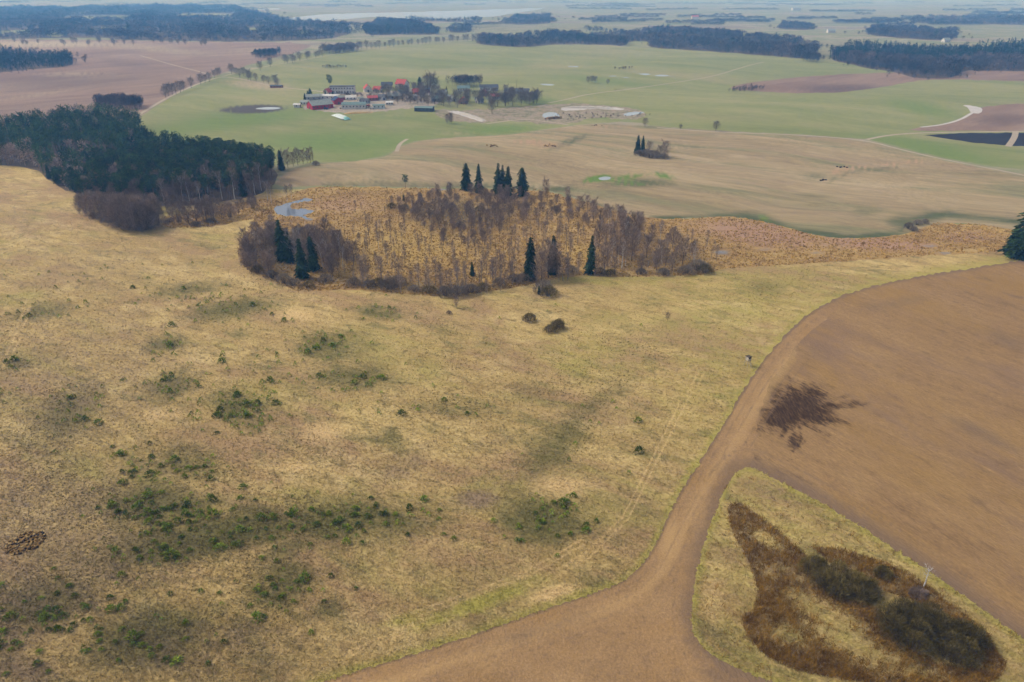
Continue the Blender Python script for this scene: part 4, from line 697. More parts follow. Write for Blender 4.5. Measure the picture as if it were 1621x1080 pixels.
plant_px(ROUND, "bare_tree", "tiny leafless bush-like tree alone on the right of the meadow", "tree", 1057, 508, 494, wide=.8)
plant_px(SPRUCE, "spruce_tree", "big dark spruce cut off by the right edge of the picture", "tree", 1615, 408, 318, wide=1.55, pick=3)
plant_px(SPRUCE, "spruce_tree", "smaller dark spruce against the foot of the big one at the right edge", "tree", 1600, 404, 352, wide=1.5, pick=2)

# ------------------------------------------------------------------ stuff: tussocks, dry grass, reeds
def tufts(px, py, n_bl, L, Wd, up, seed, flat=None):
    g = np.random.default_rng(seed); x, y, z = at(px, py); n = len(px); P_ = np.repeat(np.stack([x, y, z], 1), n_bl, 0); m = len(P_)
    lean = g.normal(0, 1, (n, 2)); D = np.column_stack([np.repeat(lean, n_bl, 0) * .35 + g.normal(0, .6, (m, 2)) , np.full(m, up)])
    P_[:, :2] += g.normal(0, .5 * L, (m, 2)) * .5
    return slivers(P_, D, g.uniform(.6, 1.3, m) * L, Wd, seed, flat)
def rand_px(poly, n, seed):
    g = np.random.default_rng(seed); poly = np.asarray(poly, float); lo, hi = poly.min(0), poly.max(0); q = g.uniform(lo, hi, (n, 2)); return q[inside(poly, q[:, 0], q[:, 1])]
q = np.concatenate([rand_px(FEN, 60000, 5), rand_px([(255, 362), (262, 345), (300, 335), (400, 318), (440, 312), (450, 330), (420, 345), (380, 350), (330, 360)], 4000, 6)])
POND = [p for n_, m_, p in REGIONS if n_ == "pond" and m_ == "water"][0]
q = q[~inside(POND, q[:, 0], q[:, 1])]; wet = ell(q[:, 0], q[:, 1], F_WATER) > .35; q = q[~wet]; q = q[rng.uniform(0, 1, len(q)) < .75]
V, T = tufts(q[:, 0], q[:, 1], 4, .75, .34, .8, 8)
tag(link("sedge_tussocks", mesh_from("sedge_tussocks", V, T, "tussock", attrs={"jit": ('FLOAT', np.repeat(np.repeat(rng.uniform(-.45, .3, len(q)), 4) + rng.uniform(-.1, .1, len(q) * 4), 3))})), "orange-yellow sedge tussocks covering the wet fen", "sedge", kind="stuff")
MEADOW = [p for n_, m_, p in REGIONS if m_ == "meadow"]
nq = 260000; g = np.random.default_rng(9); q = np.column_stack([g.uniform(-60, 1690, nq), 262 + 860 * g.uniform(0, 1, nq) ** .85])
own_q = np.full(nq, -1)
for i, (n_, m_, poly) in enumerate(REGIONS): own_q[inside(poly, q[:, 0], q[:, 1])] = i
ok = np.array([i >= 0 and REGIONS[i][1] == "meadow" for i in range(len(REGIONS))] + [False])[own_q]; q = q[ok]
V, T = tufts(q[:, 0], q[:, 1], 3, .55, .17, .28, 10, .3)
pa = np.repeat(np.repeat(paint("meadow", q[:, 0], q[:, 1]), 3, 0), 3, 0)
tag(link("dry_grass", mesh_from("dry_grass", V, T, "meadow", attrs={"paint": ('FLOAT_COLOR', pa), "jit": ('FLOAT', np.repeat(np.repeat(rng.uniform(-.17, .15, len(q)), 3), 3))})), "pale dry winter grass covering the open meadow", "grass", kind="stuff")
qw = np.column_stack([g.uniform(-20, 1640, 60000), 300 + 790 * g.uniform(0, 1, 60000) ** .9]); ow = np.full(len(qw), -1)
for i, (n_, m_, poly) in enumerate(REGIONS): ow[inside(poly, qw[:, 0], qw[:, 1])] = i
ok = np.array([REGIONS[i][1] == "meadow" for i in range(len(REGIONS))] + [False])[ow]; qw = qw[ok]; wx, wy, wz = at(qw[:, 0], qw[:, 1])
dn = np.sin(wx / 9.0 + 2 * np.sin(wy / 13.0)) * np.sin(wy / 11.0 + wx / 31.0) + np.sin(wx / 37.0 + 1) * np.sin(wy / 29.0) + 1.2 * ell(qw[:, 0], qw[:, 1], M_GREEN) + .5 * (qw[:, 0] < 500); qw = qw[dn + rng.normal(0, .45, len(dn)) > 1.35]
V, T = tufts(qw[:, 0], qw[:, 1], 5, .42, .15, .5, 14, .5)
veg_mat("weed", (0.15, 0.112, 0.045), (0.20, 0.165, 0.055), 0.15)
tag(link("weed_tufts", mesh_from("weed_tufts", V, T, "weed", attrs={"jit": ('FLOAT', np.repeat(np.repeat(rng.uniform(-.4, .4, len(qw)), 5), 3))})), "darker brown and olive weed tufts dotted through the dry meadow", "weeds", kind="stuff")
q = rand_px(ISLAND, 110000, 12); w_ = reed_mask(q[:, 0], q[:, 1]) - .22 + .3 * np.sin(q[:, 0] / 8 + np.sin(q[:, 1] / 9)) * np.sin(q[:, 1] / 6 + q[:, 0] / 15); q = q[(w_ + rng.normal(0, .3, len(q))) > .45]
V, T = tufts(q[:, 0], q[:, 1], 3, 1.0, .12, 1.0, 13)
tag(link("reed_bed", mesh_from("reed_bed", V, T, "reed", attrs={"jit": ('FLOAT', np.repeat(np.repeat(rng.uniform(-.45, .35, len(q)), 3), 3))})), "dark brown reeds filling the wet hollow of the grass island", "reeds", kind="stuff")

# ------------------------------------------------------------------ bushes and trees of the foreground
def lobed(seed, L, Wd, n):                                # many rounded clumps make one bush
    g = np.random.default_rng(seed); out = []
    for i in range(n):
        t = (i + .5) / n * 2 - 1; w = math.sqrt(max(0, 1 - t * t * .85)); out.append((t * L * .82 + g.normal(0, .3), g.uniform(-1, 1) * Wd * .68 * w, g.uniform(.75, 1.15), g.uniform(.72, 1.12)))
    return tuple(out)
def big_bush(name, label, px, py, rx, ry, h, n, lobes, rot, seed, mat="twig_olive"):
    p = pt(px, py); vt = shrub(seed, rx, ry, h, n, .62, .085, lobes); ps = tpl(name + str(seed), vt, "bark_dark", mat, "stems", "twigs", .5, seed)
    o = bpy.data.objects.new(name, None); COL.objects.link(o); o.location = p; o.rotation_euler = (0, 0, rot); tag(o, label, "bush")
    for n_, me in ps: link(n_, me, o)
A1 = dirang((1280, 900), (1400, 960))
big_bush("willow_bush", "long dark olive willow bush on the left of the grass island", 1326, 924, 2.6, 2.6, 4.0, 34000, lobed(301, 8.4, 6.2, 18), A1, 301)
big_bush("willow_bush", "largest dark willow bush, rounded, at the lower right corner", 1472, 1012, 3.0, 3.0, 4.4, 60000, lobed(302, 9.2, 9.6, 32), dirang((1420, 1000), (1540, 1040)), 302)
big_bush("willow_bush", "small greenish bush between the two big dark willow bushes", 1397, 912, 1.9, 1.7, 2.6, 2600, ((0, 0, 1, 1),), 0, 303)
big_bush("bare_shrub", "low purplish shrub at the foot of the white birch", 1452, 942, 2.2, 1.5, 1.5, 2200, ((0, 0, 1, 1),), .4, 304, "twig_purple")
big_bush("willow_bush", "small round grey-olive bush alone on the meadow", 838, 508, 2.7, 2.2, 3.2, 2600, ((0, 0, 1, 1),), 0, 305)
big_bush("willow_bush", "larger slanting grey-olive bush on the meadow right of the small one", 879, 522, 3.4, 2.6, 4.0, 5200, ((-2.6, -1.6, .75, .7), (.4, 0, .95, 1.0), (1.8, 1.5, .7, .95)), .2, 306)
WB = [(7, tpl("white_birch", bare_tree(401, 7, 1.5, 160, .45, 1.0, tr=.19, sub=2, nl=7, tw=.03, tl=.9), "bark_birch", "twig_pale"))]
plant_px(WB, "birch_tree", "small leaning white birch on the edge of the brown field at right", "tree", 1462, 930, 887, lean=(.05, -.12), rot=.3)
SAP = []
for i in range(4):
    g = np.random.default_rng(500 + i); n_ = 150; z_ = g.uniform(0, 1, n_) ** 1.2; a = g.uniform(0, 6.283, n_); rr = (.62 - .42 * z_) * g.uniform(.2, 1.15, n_) * (1 + .2 * np.sin(a * 2 + i))
    P_ = np.column_stack([np.cos(a) * rr, np.sin(a) * rr, z_ * .95]); D = np.column_stack([np.cos(a) * .7, np.sin(a) * .7, .5 + .6 * z_]) + g.normal(0, .3, (n_, 3))
    v, t = join(slivers(P_, D, g.uniform(.16, .36, n_), .13, 500 + i)); SAP.append(mesh_from("pine_sapling", v, t, "sapling_needle", attrs=jit_attr(v, .4, i)))
SC = [(365, 655, 32, 18, 30), (372, 640, 14, 10, 10), (215, 730, 26, 16, 16), (290, 745, 40, 14, 16), (225, 795, 40, 18, 34), (290, 815, 30, 12, 14), (300, 830, 16, 10, 8), (250, 845, 30, 10, 10), (265, 880, 16, 8, 10), (220, 880, 30, 12, 10), (480, 815, 60, 18, 22), (555, 815, 22, 16, 18), (548, 840, 6, 5, 3), (640, 815, 40, 14, 14), (520, 540, 20, 8, 18), (475, 565, 40, 14, 16), (540, 600, 50, 20, 22), (265, 610, 28, 14, 22), (330, 575, 60, 10, 8), (110, 675, 22, 12, 10), (130, 630, 22, 12, 10), (270, 545, 20, 10, 12), (300, 475, 40, 12, 14), (360, 490, 60, 14, 22), (600, 495, 30, 8, 12), (50, 495, 40, 10, 14), (20, 577, 30, 6, 6), (880, 800, 26, 12, 20), (850, 840, 50, 24, 16), (440, 940, 30, 24, 18), (210, 1030, 60, 22, 18), (60, 985, 50, 24, 18), (20, 1040, 30, 20, 8), (165, 1005, 10, 8, 5), (400, 850, 80, 20, 22), (340, 800, 60, 20, 14), (700, 640, 80, 20, 10), (420, 620, 20, 14, 10), (410, 660, 20, 20, 12), (5, 625, 8, 6, 4), (450, 480, 90, 20, 12), (200, 440, 120, 26, 18), (820, 520, 200, 40, 8), (950, 690, 60, 40, 8), (300, 930, 120, 30, 12), (140, 960, 60, 20, 10)]
sp = []
for cx, cy, rx, ry, n_ in SC:
    for _ in range(int(n_ * 1.5)): sp.append((random.gauss(cx, rx * 1.0), random.gauss(cy, ry * .95), random.uniform(.5, 1.0) * (1.9 if random.random() < .13 else 1.0)))
sp = [s_ for s_ in sp if own_q is not None and -10 < s_[0] < 1640 and s_[1] < 1090]
sp.sort(key=lambda s_: -s_[2] * (s_[1] + 18))
def sap_label(a, b_, s_):
    w = [((40, 857), "near the stone heap at lower left"), ((370, 650), "in the bright cluster right of the upper left meadow"), ((230, 800), "in the dark strip left of the meadow's middle"), ((560, 825), "in the dark strip at the meadow's lower middle"), ((870, 815), "beside the pale sandy patch in the meadow"), ((230, 1020), "in the dark patch at the bottom left corner"), ((440, 935), "in the small dark patch at the bottom middle left"), ((520, 560), "in the dotted patch below the fen's left clump"), ((320, 480), "on the far left meadow below the pine wood"), ((265, 610), "in the small cluster on the left meadow slope"), ((110, 655), "on the dark diagonal patch near the left edge"), ((900, 560), "on the bare right half of the meadow"), ((300, 735), "in the two little clumps above the dark strip")]
    n_ = min(w, key=lambda q_: math.hypot(q_[0][0] - a, q_[0][1] - b_))[1]; k_ = "larger" if s_ > 1 else "small"
    return k_ + " bright green pine sapling " + n_, "sapling", k_ + " saplings " + n_
for a, b_, s_ in sp[:298]:
    p = pt(a, b_); tag(link("pine_sapling", random.choice(SAP), None, (p.x, p.y, p.z), random.uniform(0, 6.28), (s_ * random.uniform(1.1, 1.7), s_ * random.uniform(1.1, 1.7), s_ * random.uniform(.7, 1.1))), *sap_label(a, b_, s_))
rs = np.array(sp[298:]); x, y, z = at(rs[:, 0], rs[:, 1]); g = np.random.default_rng(77)
n_ = 40; z_ = g.uniform(0, 1, n_); a = g.uniform(0, 6.283, n_); rr = (.62 - .5 * z_) * g.uniform(.4, 1.05, n_); v, t = slivers(np.column_stack([np.cos(a) * rr, np.sin(a) * rr, z_ * .95]), np.column_stack([np.cos(a), np.sin(a), .5 + z_]), .34, .17, 78)
mass("sapling_scatter", "smallest pine saplings sprinkled over the meadow", "saplings", [((v, t, 0), x, y, rs[:, 2] * 1.35, 1.1)], ["sapling_needle"])

# stone heap at the left edge
p = pt(40, 860); heap = bpy.data.objects.new("stone_heap", None); COL.objects.link(heap); heap.location = p; tag(heap, "round heap of brown field stones in the grass at lower left", "stone heap")
def lump(seed):
    g = np.random.default_rng(seed); t_ = (1 + 5 ** .5) / 2
    v = unit(np.array([(-1, t_, 0), (1, t_, 0), (-1, -t_, 0), (1, -t_, 0), (0, -1, t_), (0, 1, t_), (0, -1, -t_), (0, 1, -t_), (t_, 0, -1), (t_, 0, 1), (-t_, 0, -1), (-t_, 0, 1)], float)) * g.uniform(.72, 1.15, (12, 1)) * [1, .75, .6]
    f = [(0, 11, 5), (0, 5, 1), (0, 1, 7), (0, 7, 10), (0, 10, 11), (1, 5, 9), (5, 11, 4), (11, 10, 2), (10, 7, 6), (7, 1, 8), (3, 9, 4), (3, 4, 2), (3, 2, 6), (3, 6, 8), (3, 8, 9), (4, 9, 5), (2, 4, 11), (6, 2, 10), (8, 6, 7), (9, 8, 1)]
    return v, np.array(f)
LM = [mesh_from("stone", *lump(600 + i), ["stone_brown", "stone_tan", "stone_dark", "stone_brown"][i % 4]) for i in range(8)]
mbm = MB(); ring = [(math.cos(i * .2618) * 4.1, math.sin(i * .2618) * 4.1, .02) for i in range(24)]; mbm.v = ring + [(q_[0] * .6, q_[1] * .6, .35) for q_ in ring] + [(0, 0, .5)]
mbm.f = [(i, (i + 1) % 24, 24 + (i + 1) % 24, 24 + i) for i in range(24)] + [(24 + i, 24 + (i + 1) % 24, 48) for i in range(24)]; mbm.build("earth_mound", "stone_brown", heap)
for i in range(190):
    r_ = 4.15 * math.sqrt(random.random()); a = random.uniform(0, 6.28); s_ = random.uniform(.22, .5)
    o = link("stone", LM[i % 8], heap, (r_ * math.cos(a), r_ * math.sin(a), .12 + .5 * (1 - r_ / 4.2) + random.uniform(0, .22)), random.uniform(0, 6.28), s_)

# hunting stand on the field edge
p = pt(1183, 579); st = bpy.data.objects.new("hunting_stand", None); COL.objects.link(st); st.location = p; st.rotation_euler = (0, 0, .5); tag(st, "small raised wooden hunting stand on the grass beside the brown field", "hunting stand")
for sx in (-1, 1):
    for sy in (-1, 1): m = MB(); m.tube((sx * .85, sy * .85, 0), (sx * .6, sy * .6, 2.3), .06, .05); m.build("leg", "timber_pale", st)
m = MB(); m.box(-.75, .75, -.75, .75, 2.3, 2.4); m.build("floor", "timber_pale", st)
m = MB(); m.box(-.7, .7, .64, .7, 2.4, 3.7); m.box(-.7, -.64, -.7, .64, 2.4, 3.7); m.box(.64, .7, -.7, .64, 2.4, 3.7); m.box(-.64, .64, -.7, -.64, 2.4, 3.05); wl = m.build("wall", "timber_pale", st)
m = MB(); m.box(-.62, .62, -.69, -.65, 3.06, 3.6); m.build("opening", "glass", wl)
m = MB(); m.box(-.9, .9, -.95, .85, 3.72, 3.8); m.build("roof", "timber", st)
m = MB(); m.tube((-.25, -1.9, 0), (-.25, -.78, 2.35), .035, .035); m.tube((.25, -1.9, 0), (.25, -.78, 2.35), .035, .035)
for k in range(7): t_ = (k + .7) / 7.5; m.tube((-.25, -1.9 + 1.12 * t_, 2.35 * t_), (.25, -1.9 + 1.12 * t_, 2.35 * t_), .02, .02)
m.build("ladder", "timber_pale", st)

# ------------------------------------------------------------------ fields beyond: trees on their own
for a, b_, ty, K, nm, lb in [(1009, 243, 213, SPRUCE, "spruce_tree", "dull left-hand conifer of the small field copse"), (1017, 241, 214, SPRUCE, "spruce_tree", "green right-hand conifer of the small field copse"), (1053, 249, 222, ALDER, "bare_tree", "tall bare tree at the right end of the small field copse"), (1044, 247, 230, ROUND, "bare_tree", "bare round-headed tree in the small field copse"), (1028, 240, 224, ROUND, "bare_tree", "broad bare tree behind the shrubs of the small field copse"), (1021, 201, 187, ROUND, "bare_tree", "dark round bare tree where the dirt road starts"), (1133, 208, 192, ROUND, "bare_tree", "lone bare tree beside the pale dirt road"), (1077, 205, 197, ROUND, "bare_tree", "very small round bush beside the dirt road"), (931, 132, 121, ROUND, "bare_tree", "left one of three bare trees in the green field"), (937, 131, 120, ROUND, "bare_tree", "middle one of three bare trees in the green field"), (942, 132, 121, ROUND, "bare_tree", "right one of three bare trees in the green field"), (962, 134, 126, ROUND, "bare_tree", "small round bare tree right of the three in the green field")]:
    plant_px(K, nm, lb, "tree", a, b_, ty, wide=1.15)
for k, (a, b_) in enumerate([(1012, 246), (1020, 248), (1030, 250), (1040, 250), (1050, 251), (1035, 246), (1024, 244)]):
    plant_px(BUSH, "bare_shrub", "leafless shrub at the foot of the small field copse", "shrub", a, b_, h=4.0, group="shrubs of the small field copse", wide=1.3)
ALLEY = [(263, 156), (267, 152), (273, 150), (279, 149), (286, 147), (291, 144), (303, 140), (318, 134), (325, 131), (332, 130), (340, 124), (345, 122), (348, 119)]
for a, b_ in ALLEY: plant_px(ROUND, "roadside_tree", "bare roadside tree of the alley climbing from the pine wood", "tree", a, b_, h=random.uniform(11, 15), group="alley along the left road")
for a, b_ in [(367, 118), (374, 120), (380, 123), (386, 121), (393, 127), (397, 128), (406, 129), (412, 112), (418, 132), (428, 106), (426, 134), (436, 135), (440, 138), (451, 100), (455, 101), (463, 100), (467, 99), (475, 97), (486, 95), (490, 93), (500, 92), (505, 91), (510, 90)]:
    plant_px(ROUND, "roadside_tree", "bare tree in the forked roadside row left of the village", "tree", a, b_, h=random.uniform(11, 16), group="roadside rows left of the village")
for i in range(34):
    t_ = i / 33; plant_px(ROUND, "roadside_tree", "small far roadside tree in the row on the far green slope", "tree", 515 + 240 * t_ + random.uniform(-2, 2), 86 - 22 * t_ ** .8 + random.uniform(-.5, .5), h=random.uniform(12, 18) * (1.2 if t_ < .25 else 1), group="far roadside row")
for i in range(30):
    plant_px(ROUND, "bare_tree", "far bare tree standing in the pale gap before the left forest", "tree", random.uniform(20, 345), 69 + random.uniform(-2, 4), h=random.uniform(10, 17), group="trees before the left forest")
def copse(poly, sp, label, h=(.8, 1.0), con=0.0, wd=1.0):
    x, y, px, py = fill(poly, sp, .45, 31); k = rng.uniform(0, 1, len(x)) < con
    mass("copse", label, "copse", split(LOWBARE, x[~k], y[~k], rng.uniform(*h, (~k).sum()), wd) + split(LOWPINE, x[k], y[k], rng.uniform(*h, k.sum()), wd), ["far_twig", "far_needle"])
copse([(148, 168), (160, 165), (200, 163), (228, 168), (226, 173), (200, 174), (165, 172)], 5.5, "dense dark bare copse above the left pine wood", (.75, .95))
copse([(708, 136), (730, 133), (760, 134), (765, 137), (730, 139)], 6, "rounded bare copse behind the village", (.85, 1.1))
copse([(506, 107), (520, 105.5), (552, 106.5), (545, 108.5), (515, 109)], 5, "low dark thicket in the far green field left", (.22, .35))
copse([(972, 110), (985, 109), (1001, 109.5), (995, 111.5), (978, 112)], 6, "low dark thicket in the far green field centre", (.25, .4))
copse([(1146, 146), (1170, 142), (1190, 139), (1215, 141), (1190, 146), (1165, 147)], 6, "dark shrub thicket beside the brown far field", (.25, .5))
copse([(398, 90), (425, 85), (445, 86), (440, 91), (405, 93)], 7, "dark small wood behind the roadside rows", (.7, 1.0), .3)
copse([(505, 84), (540, 78), (560, 78), (566, 82), (530, 86)], 8, "bare grove at the bend of the far road", (.9, 1.2))
copse([(1269, 96), (1280, 95), (1296, 96), (1296, 99), (1272, 99)], 8, "rounded bare grove at the right end of the long wood", (.9, 1.2))

# ------------------------------------------------------------------ village
def house(label, px, py, L, Wd, eave, ridge, yaw, wall, roof, cat="house", name="house", cols=4, rows=1, flat=False, chimney=False, gable=None, door=True):
    p = pt(px, py); o = bpy.data.objects.new(name, None); COL.objects.link(o); o.location = (p.x, p.y, p.z - .25); o.rotation_euler = (0, 0, math.radians(yaw)); tag(o, label, cat)
    a, b_ = L / 2, Wd / 2; eave += .25; ridge += .25
    m = MB(); m.quad((-a, -b_, 0), (a, -b_, 0), (a, -b_, eave), (-a, -b_, eave)); m.quad((a, b_, 0), (-a, b_, 0), (-a, b_, eave), (a, b_, eave))
    if flat:
        m.quad((a, -b_, 0), (a, b_, 0), (a, b_, eave), (a, -b_, eave)); m.quad((-a, b_, 0), (-a, -b_, 0), (-a, -b_, eave), (-a, b_, eave))
        m.build("wall", wall, o); m = MB(); m.box(-a - .3, a + .3, -b_ - .3, b_ + .3, eave, eave + .45); rf = m.build("roof", roof, o)
    else:
        m.quad((a, -b_, 0), (a, b_, 0), (a, b_, eave), (a, 0, ridge - .05), (a, -b_, eave)); m.quad((-a, b_, 0), (-a, -b_, 0), (-a, -b_, eave), (-a, 0, ridge - .05), (-a, b_, eave)); m.build("wall", wall, o)
        m = MB(); sl = (ridge - eave) / b_; e = .45; t_ = .18
        for s_ in (-1, 1):
            y0, z0 = s_ * (b_ + e), eave - sl * e; P4 = [(-a - e, y0, z0), (a + e, y0, z0), (a + e, 0, ridge), (-a - e, 0, ridge)]
            m.quad(*[(x_, y_, z_ + t_) for x_, y_, z_ in P4]); m.quad(*P4[::-1]); m.quad(P4[0], P4[1], (P4[1][0], y0, z0 + t_), (P4[0][0], y0, z0 + t_))
            for k in (0, 1): q_ = [P4[k], P4[3 - k]]; m.quad(q_[0], q_[1], (q_[1][0], q_[1][1], q_[1][2] + t_), (q_[0][0], q_[0][1], q_[0][2] + t_))
        rf = m.build("roof", roof, o)
    if chimney: m = MB(); m.box(a * .3 - .35, a * .3 + .35, -.35, .35, ridge - .5, ridge + 1.1); m.build("chimney", "wall_brick", rf)
    hr = (eave - .6) / rows
    for s_ in (-1, 1):
        for r_ in range(rows):
            for c_ in range(cols):
                x0 = -a + L * (c_ + .5) / cols; z0 = .6 + hr * r_ + hr * .3
                m = MB(); m.box(x0 - .6, x0 + .6, s_ * b_ - .05, s_ * b_ + .05, z0, z0 + min(1.5, hr * .55)); m.build("window", "glass", o)
    if door: m = MB(); m.box(a - .05, a + .06, -1.1, 1.1, .1, min(2.6, eave - .4)); m.box(-a - .06, -a + .05, -1.1, 1.1, .1, min(2.6, eave - .4)); m.build("door", "timber", o)
house("long white two-storey block at the back left of the village", 543, 148, 30, 11, 8.6, 9, 3, "wall_white", "roof_dark", "building", "apartment_block", 9, 2, True)
house("large red barn with grey roof at the front left of the village", 507, 171, 25, 15, 4.2, 8.6, 38, "wall_red", "roof_grey", "barn", "barn", 6)
house("small building with dark blue roof behind the red barn", 534, 164, 12, 11, 4, 7.5, -60, "wall_red", "roof_blue", "barn", "barn", 2)
house("long white shed with grey-teal roof beside the red barn", 561, 171, 26, 12, 4.2, 6.4, 4, "wall_white", "roof_teal", "shed", "shed", 7)
house("small pale green shed at the right end of the farm yard", 600, 171.5, 13, 7, 3.6, 4.4, 4, "wrap_white", "roof_teal", "shed", "shed", 3)
house("grey shed with pale roof behind the red barn", 497, 158, 18, 10, 4, 6.4, 15, "wall_grey", "roof_grey", "shed", "shed", 3)
house("white flat shed in the middle of the farm yard", 524, 157, 22, 9, 4, 5.5, -8, "wall_white", "wall_white", "shed", "shed", 4)
house("small house with bright red roof behind the farm", 520, 150, 9, 8, 3.6, 7.4, 60, "wall_cream", "roof_red", chimney=True, cols=2)
house("white house with pinkish red roof right of the white block", 582, 145, 11, 9, 4, 8.5, -70, "wall_white", "roof_red", chimney=True, cols=3)
house("tall white-gabled house with red roof in the village centre", 637, 139, 15, 11, 5, 10.5, -30, "wall_white", "roof_red", chimney=True, cols=3, rows=2)
house("cream house with dark roof left of the red-roofed gable house", 613, 141, 14, 9, 5, 8.5, 5, "wall_cream", "roof_dark", chimney=True, cols=4)
house("low open shed with teal roof on the right front of the village", 672, 175.5, 20, 11, 3.6, 4.8, -6, "roof_dark", "roof_teal", "shed", "shed", 5)
house("white house with dark green roof below the rounded copse", 734, 144, 16, 9, 3.6, 6.4, 2, "wall_white", "roof_teal", cols=5)
house("long white barn with dark roof at the back right of the village", 774, 143, 24, 10, 4, 7.2, 5, "wall_white", "roof_dark", "barn", "barn", 7)
house("long low barn with dark roof at the right end of the village", 818, 148, 32, 10, 3.6, 6.2, -4, "wall_grey", "roof_dark", "barn", "barn", 8)
house("small brick-red house among the trees of the village", 733, 164, 9, 8, 3.6, 7, 70, "wall_brick", "roof_red", chimney=True, cols=2)
house("small white house among trees on the right of the village", 759, 163, 8, 7, 3.4, 6.5, 30, "wall_white", "roof_dark", chimney=True, cols=2)
house("brown-roofed house behind the bare trees in the village centre", 672, 146, 14, 9, 4, 7.6, 8, "wall_brick", "roof_dark", chimney=True, cols=4)
house("pale grey house with grey roof between village trees", 700, 152, 12, 8, 3.8, 7, -12, "wall_grey", "roof_grey", chimney=True, cols=3)
house("orange-walled house beside the long white barn", 766, 152, 9, 8, 4.4, 7.5, 80, "wall_brick", "roof_red", cols=2)
house("tiny white shed at the far left of the farm", 471, 170, 7, 6, 3, 4.2, 0, "wall_white", "wall_white", "shed", "shed", 1)
house("tiny white hut in the yard left of the village trees", 571, 160, 7, 6, 3, 4.6, 30, "wall_white", "roof_grey", "shed", "shed", 1)
house("small reddish shed left of the village along the road", 438, 139, 16, 6, 2.6, 3.6, -4, "wall_brick", "roof_dark", "shed", "shed", 4)
house("white far farmhouse in front of the bare wood at upper right", 1497, 67, 16, 12, 5, 10, 10, "wall_white", "roof_grey", cols=3)
house("white far farmhouse in the green gap at upper right", 1315, 52, 22, 14, 6, 11, 0, "wall_white", "roof_grey", cols=4)
house("white distant house right of the lake", 1100, 30, 30, 20, 9, 14, 0, "wall_white", "roof_red", cols=3)
house("white distant house on the hazy plain at upper right", 1260, 17, 50, 26, 14, 20, 0, "wall_white", "roof_grey", cols=3)
for a_, b2, L_, W_, e_, r_, yw, wl_, rf_, lb in [(556, 158, 12, 7, 3, 5, 10, "wall_white", "wall_white", "small all-white shed left of centre in the farm yard"), (578, 163, 10, 7, 3, 5, -15, "wall_grey", "roof_dark", "small grey shed with dark roof in the farm yard's right half"), (590, 159, 11, 7, 3.2, 5.4, 20, "wall_brick", "roof_red", "low brick shed with red roof between the white huts"), (604, 158, 9, 7, 3.4, 6, -40, "wall_white", "roof_dark", "small white house with dark roof by the garden hedges"), (622, 156, 13, 8, 3.4, 6.4, 8, "wall_cream", "roof_grey", "cream house with grey roof amid the village gardens"), (632, 151, 9, 7, 3.6, 6.6, 75, "wall_white", "roof_teal", "white gabled house with teal roof in the village gardens"), (646, 149, 12, 8, 3.6, 6.8, -8, "wall_white", "roof_grey", "white house with grey roof just right of the tall red roof"), (653, 156, 10, 6, 2.8, 4.6, 12, "wall_white", "wall_white", "pale shed among cars and gardens in the village middle"), (660, 150, 11, 8, 3.8, 7.2, 35, "wall_brick", "roof_red", "brick house with red roof beside the blue-green spruce"), (598, 146, 10, 8, 3.8, 7, -20, "wall_cream", "roof_red", "cream house with red roof right of the pinkish roof"), (690, 160, 10, 7, 3.2, 5.6, 0, "wall_grey", "roof_teal", "grey shed with teal roof below the tall bare trees"), (714, 160, 9, 7, 3.6, 6.4, -30, "wall_white", "roof_grey", "white cottage with grey roof left of the brick-red house"), (783, 157, 10, 8, 3.6, 6.6, 15, "wall_white", "roof_red", "white cottage with red roof below the long white barn"), (539, 158, 9, 7, 3, 5, 30, "wall_red", "roof_grey", "small red shed with grey roof behind the long white shed"), (484, 166, 10, 7, 3.2, 5.2, -10, "wall_white", "roof_grey", "white shed with grey roof at the left end of the barn"), (617, 166, 8, 6, 2.8, 4.2, 5, "wall_white", "wall_white", "small white hut at the right end of the yard")]:
    house(lb, a_, b2, L_, W_, e_, r_, yw, wl_, rf_, "house" if r_ > 5.5 else "shed", "house" if r_ > 5.5 else "shed", cols=3, chimney=r_ > 6.2)
def trailer(label, px, py, yaw, mat):
    p = pt(px, py); o = bpy.data.objects.new("farm_trailer", None); COL.objects.link(o); o.location = p; o.rotation_euler = (0, 0, math.radians(yaw)); tag(o, label, "trailer")
    m = MB(); m.box(-2.4, 2.4, -1.1, 1.1, .9, 1.05); m.build("bed", "timber", o); m = MB(); m.box(-2.4, 2.4, -1.1, -1.0, 1.05, 2.1); m.box(-2.4, 2.4, 1.0, 1.1, 1.05, 2.1); m.box(-2.4, -2.3, -1.0, 1.0, 1.05, 2.1); m.box(2.3, 2.4, -1.0, 1.0, 1.05, 2.1); m.build("sides", mat, o)
    for sx in (-1.4, 1.4):
        for sy in (-1, 1): m = MB(); m.tube((sx, sy * .85, .45), (sx, sy * 1.12, .45), .45, .45, 10); m.build("wheel", "tyre_black", o)
trailer("white farm trailer parked left of the long white shed", 541, 172.5, 10, "vehicle_white"); trailer("blue farm trailer parked in front of the red barn", 516, 173.5, -20, "vehicle_blue"); trailer("red farm trailer right of the long white shed", 583, 169, 60, "vehicle_red"); trailer("white farm trailer near the pale green shed", 589, 173, 5, "vehicle_white")
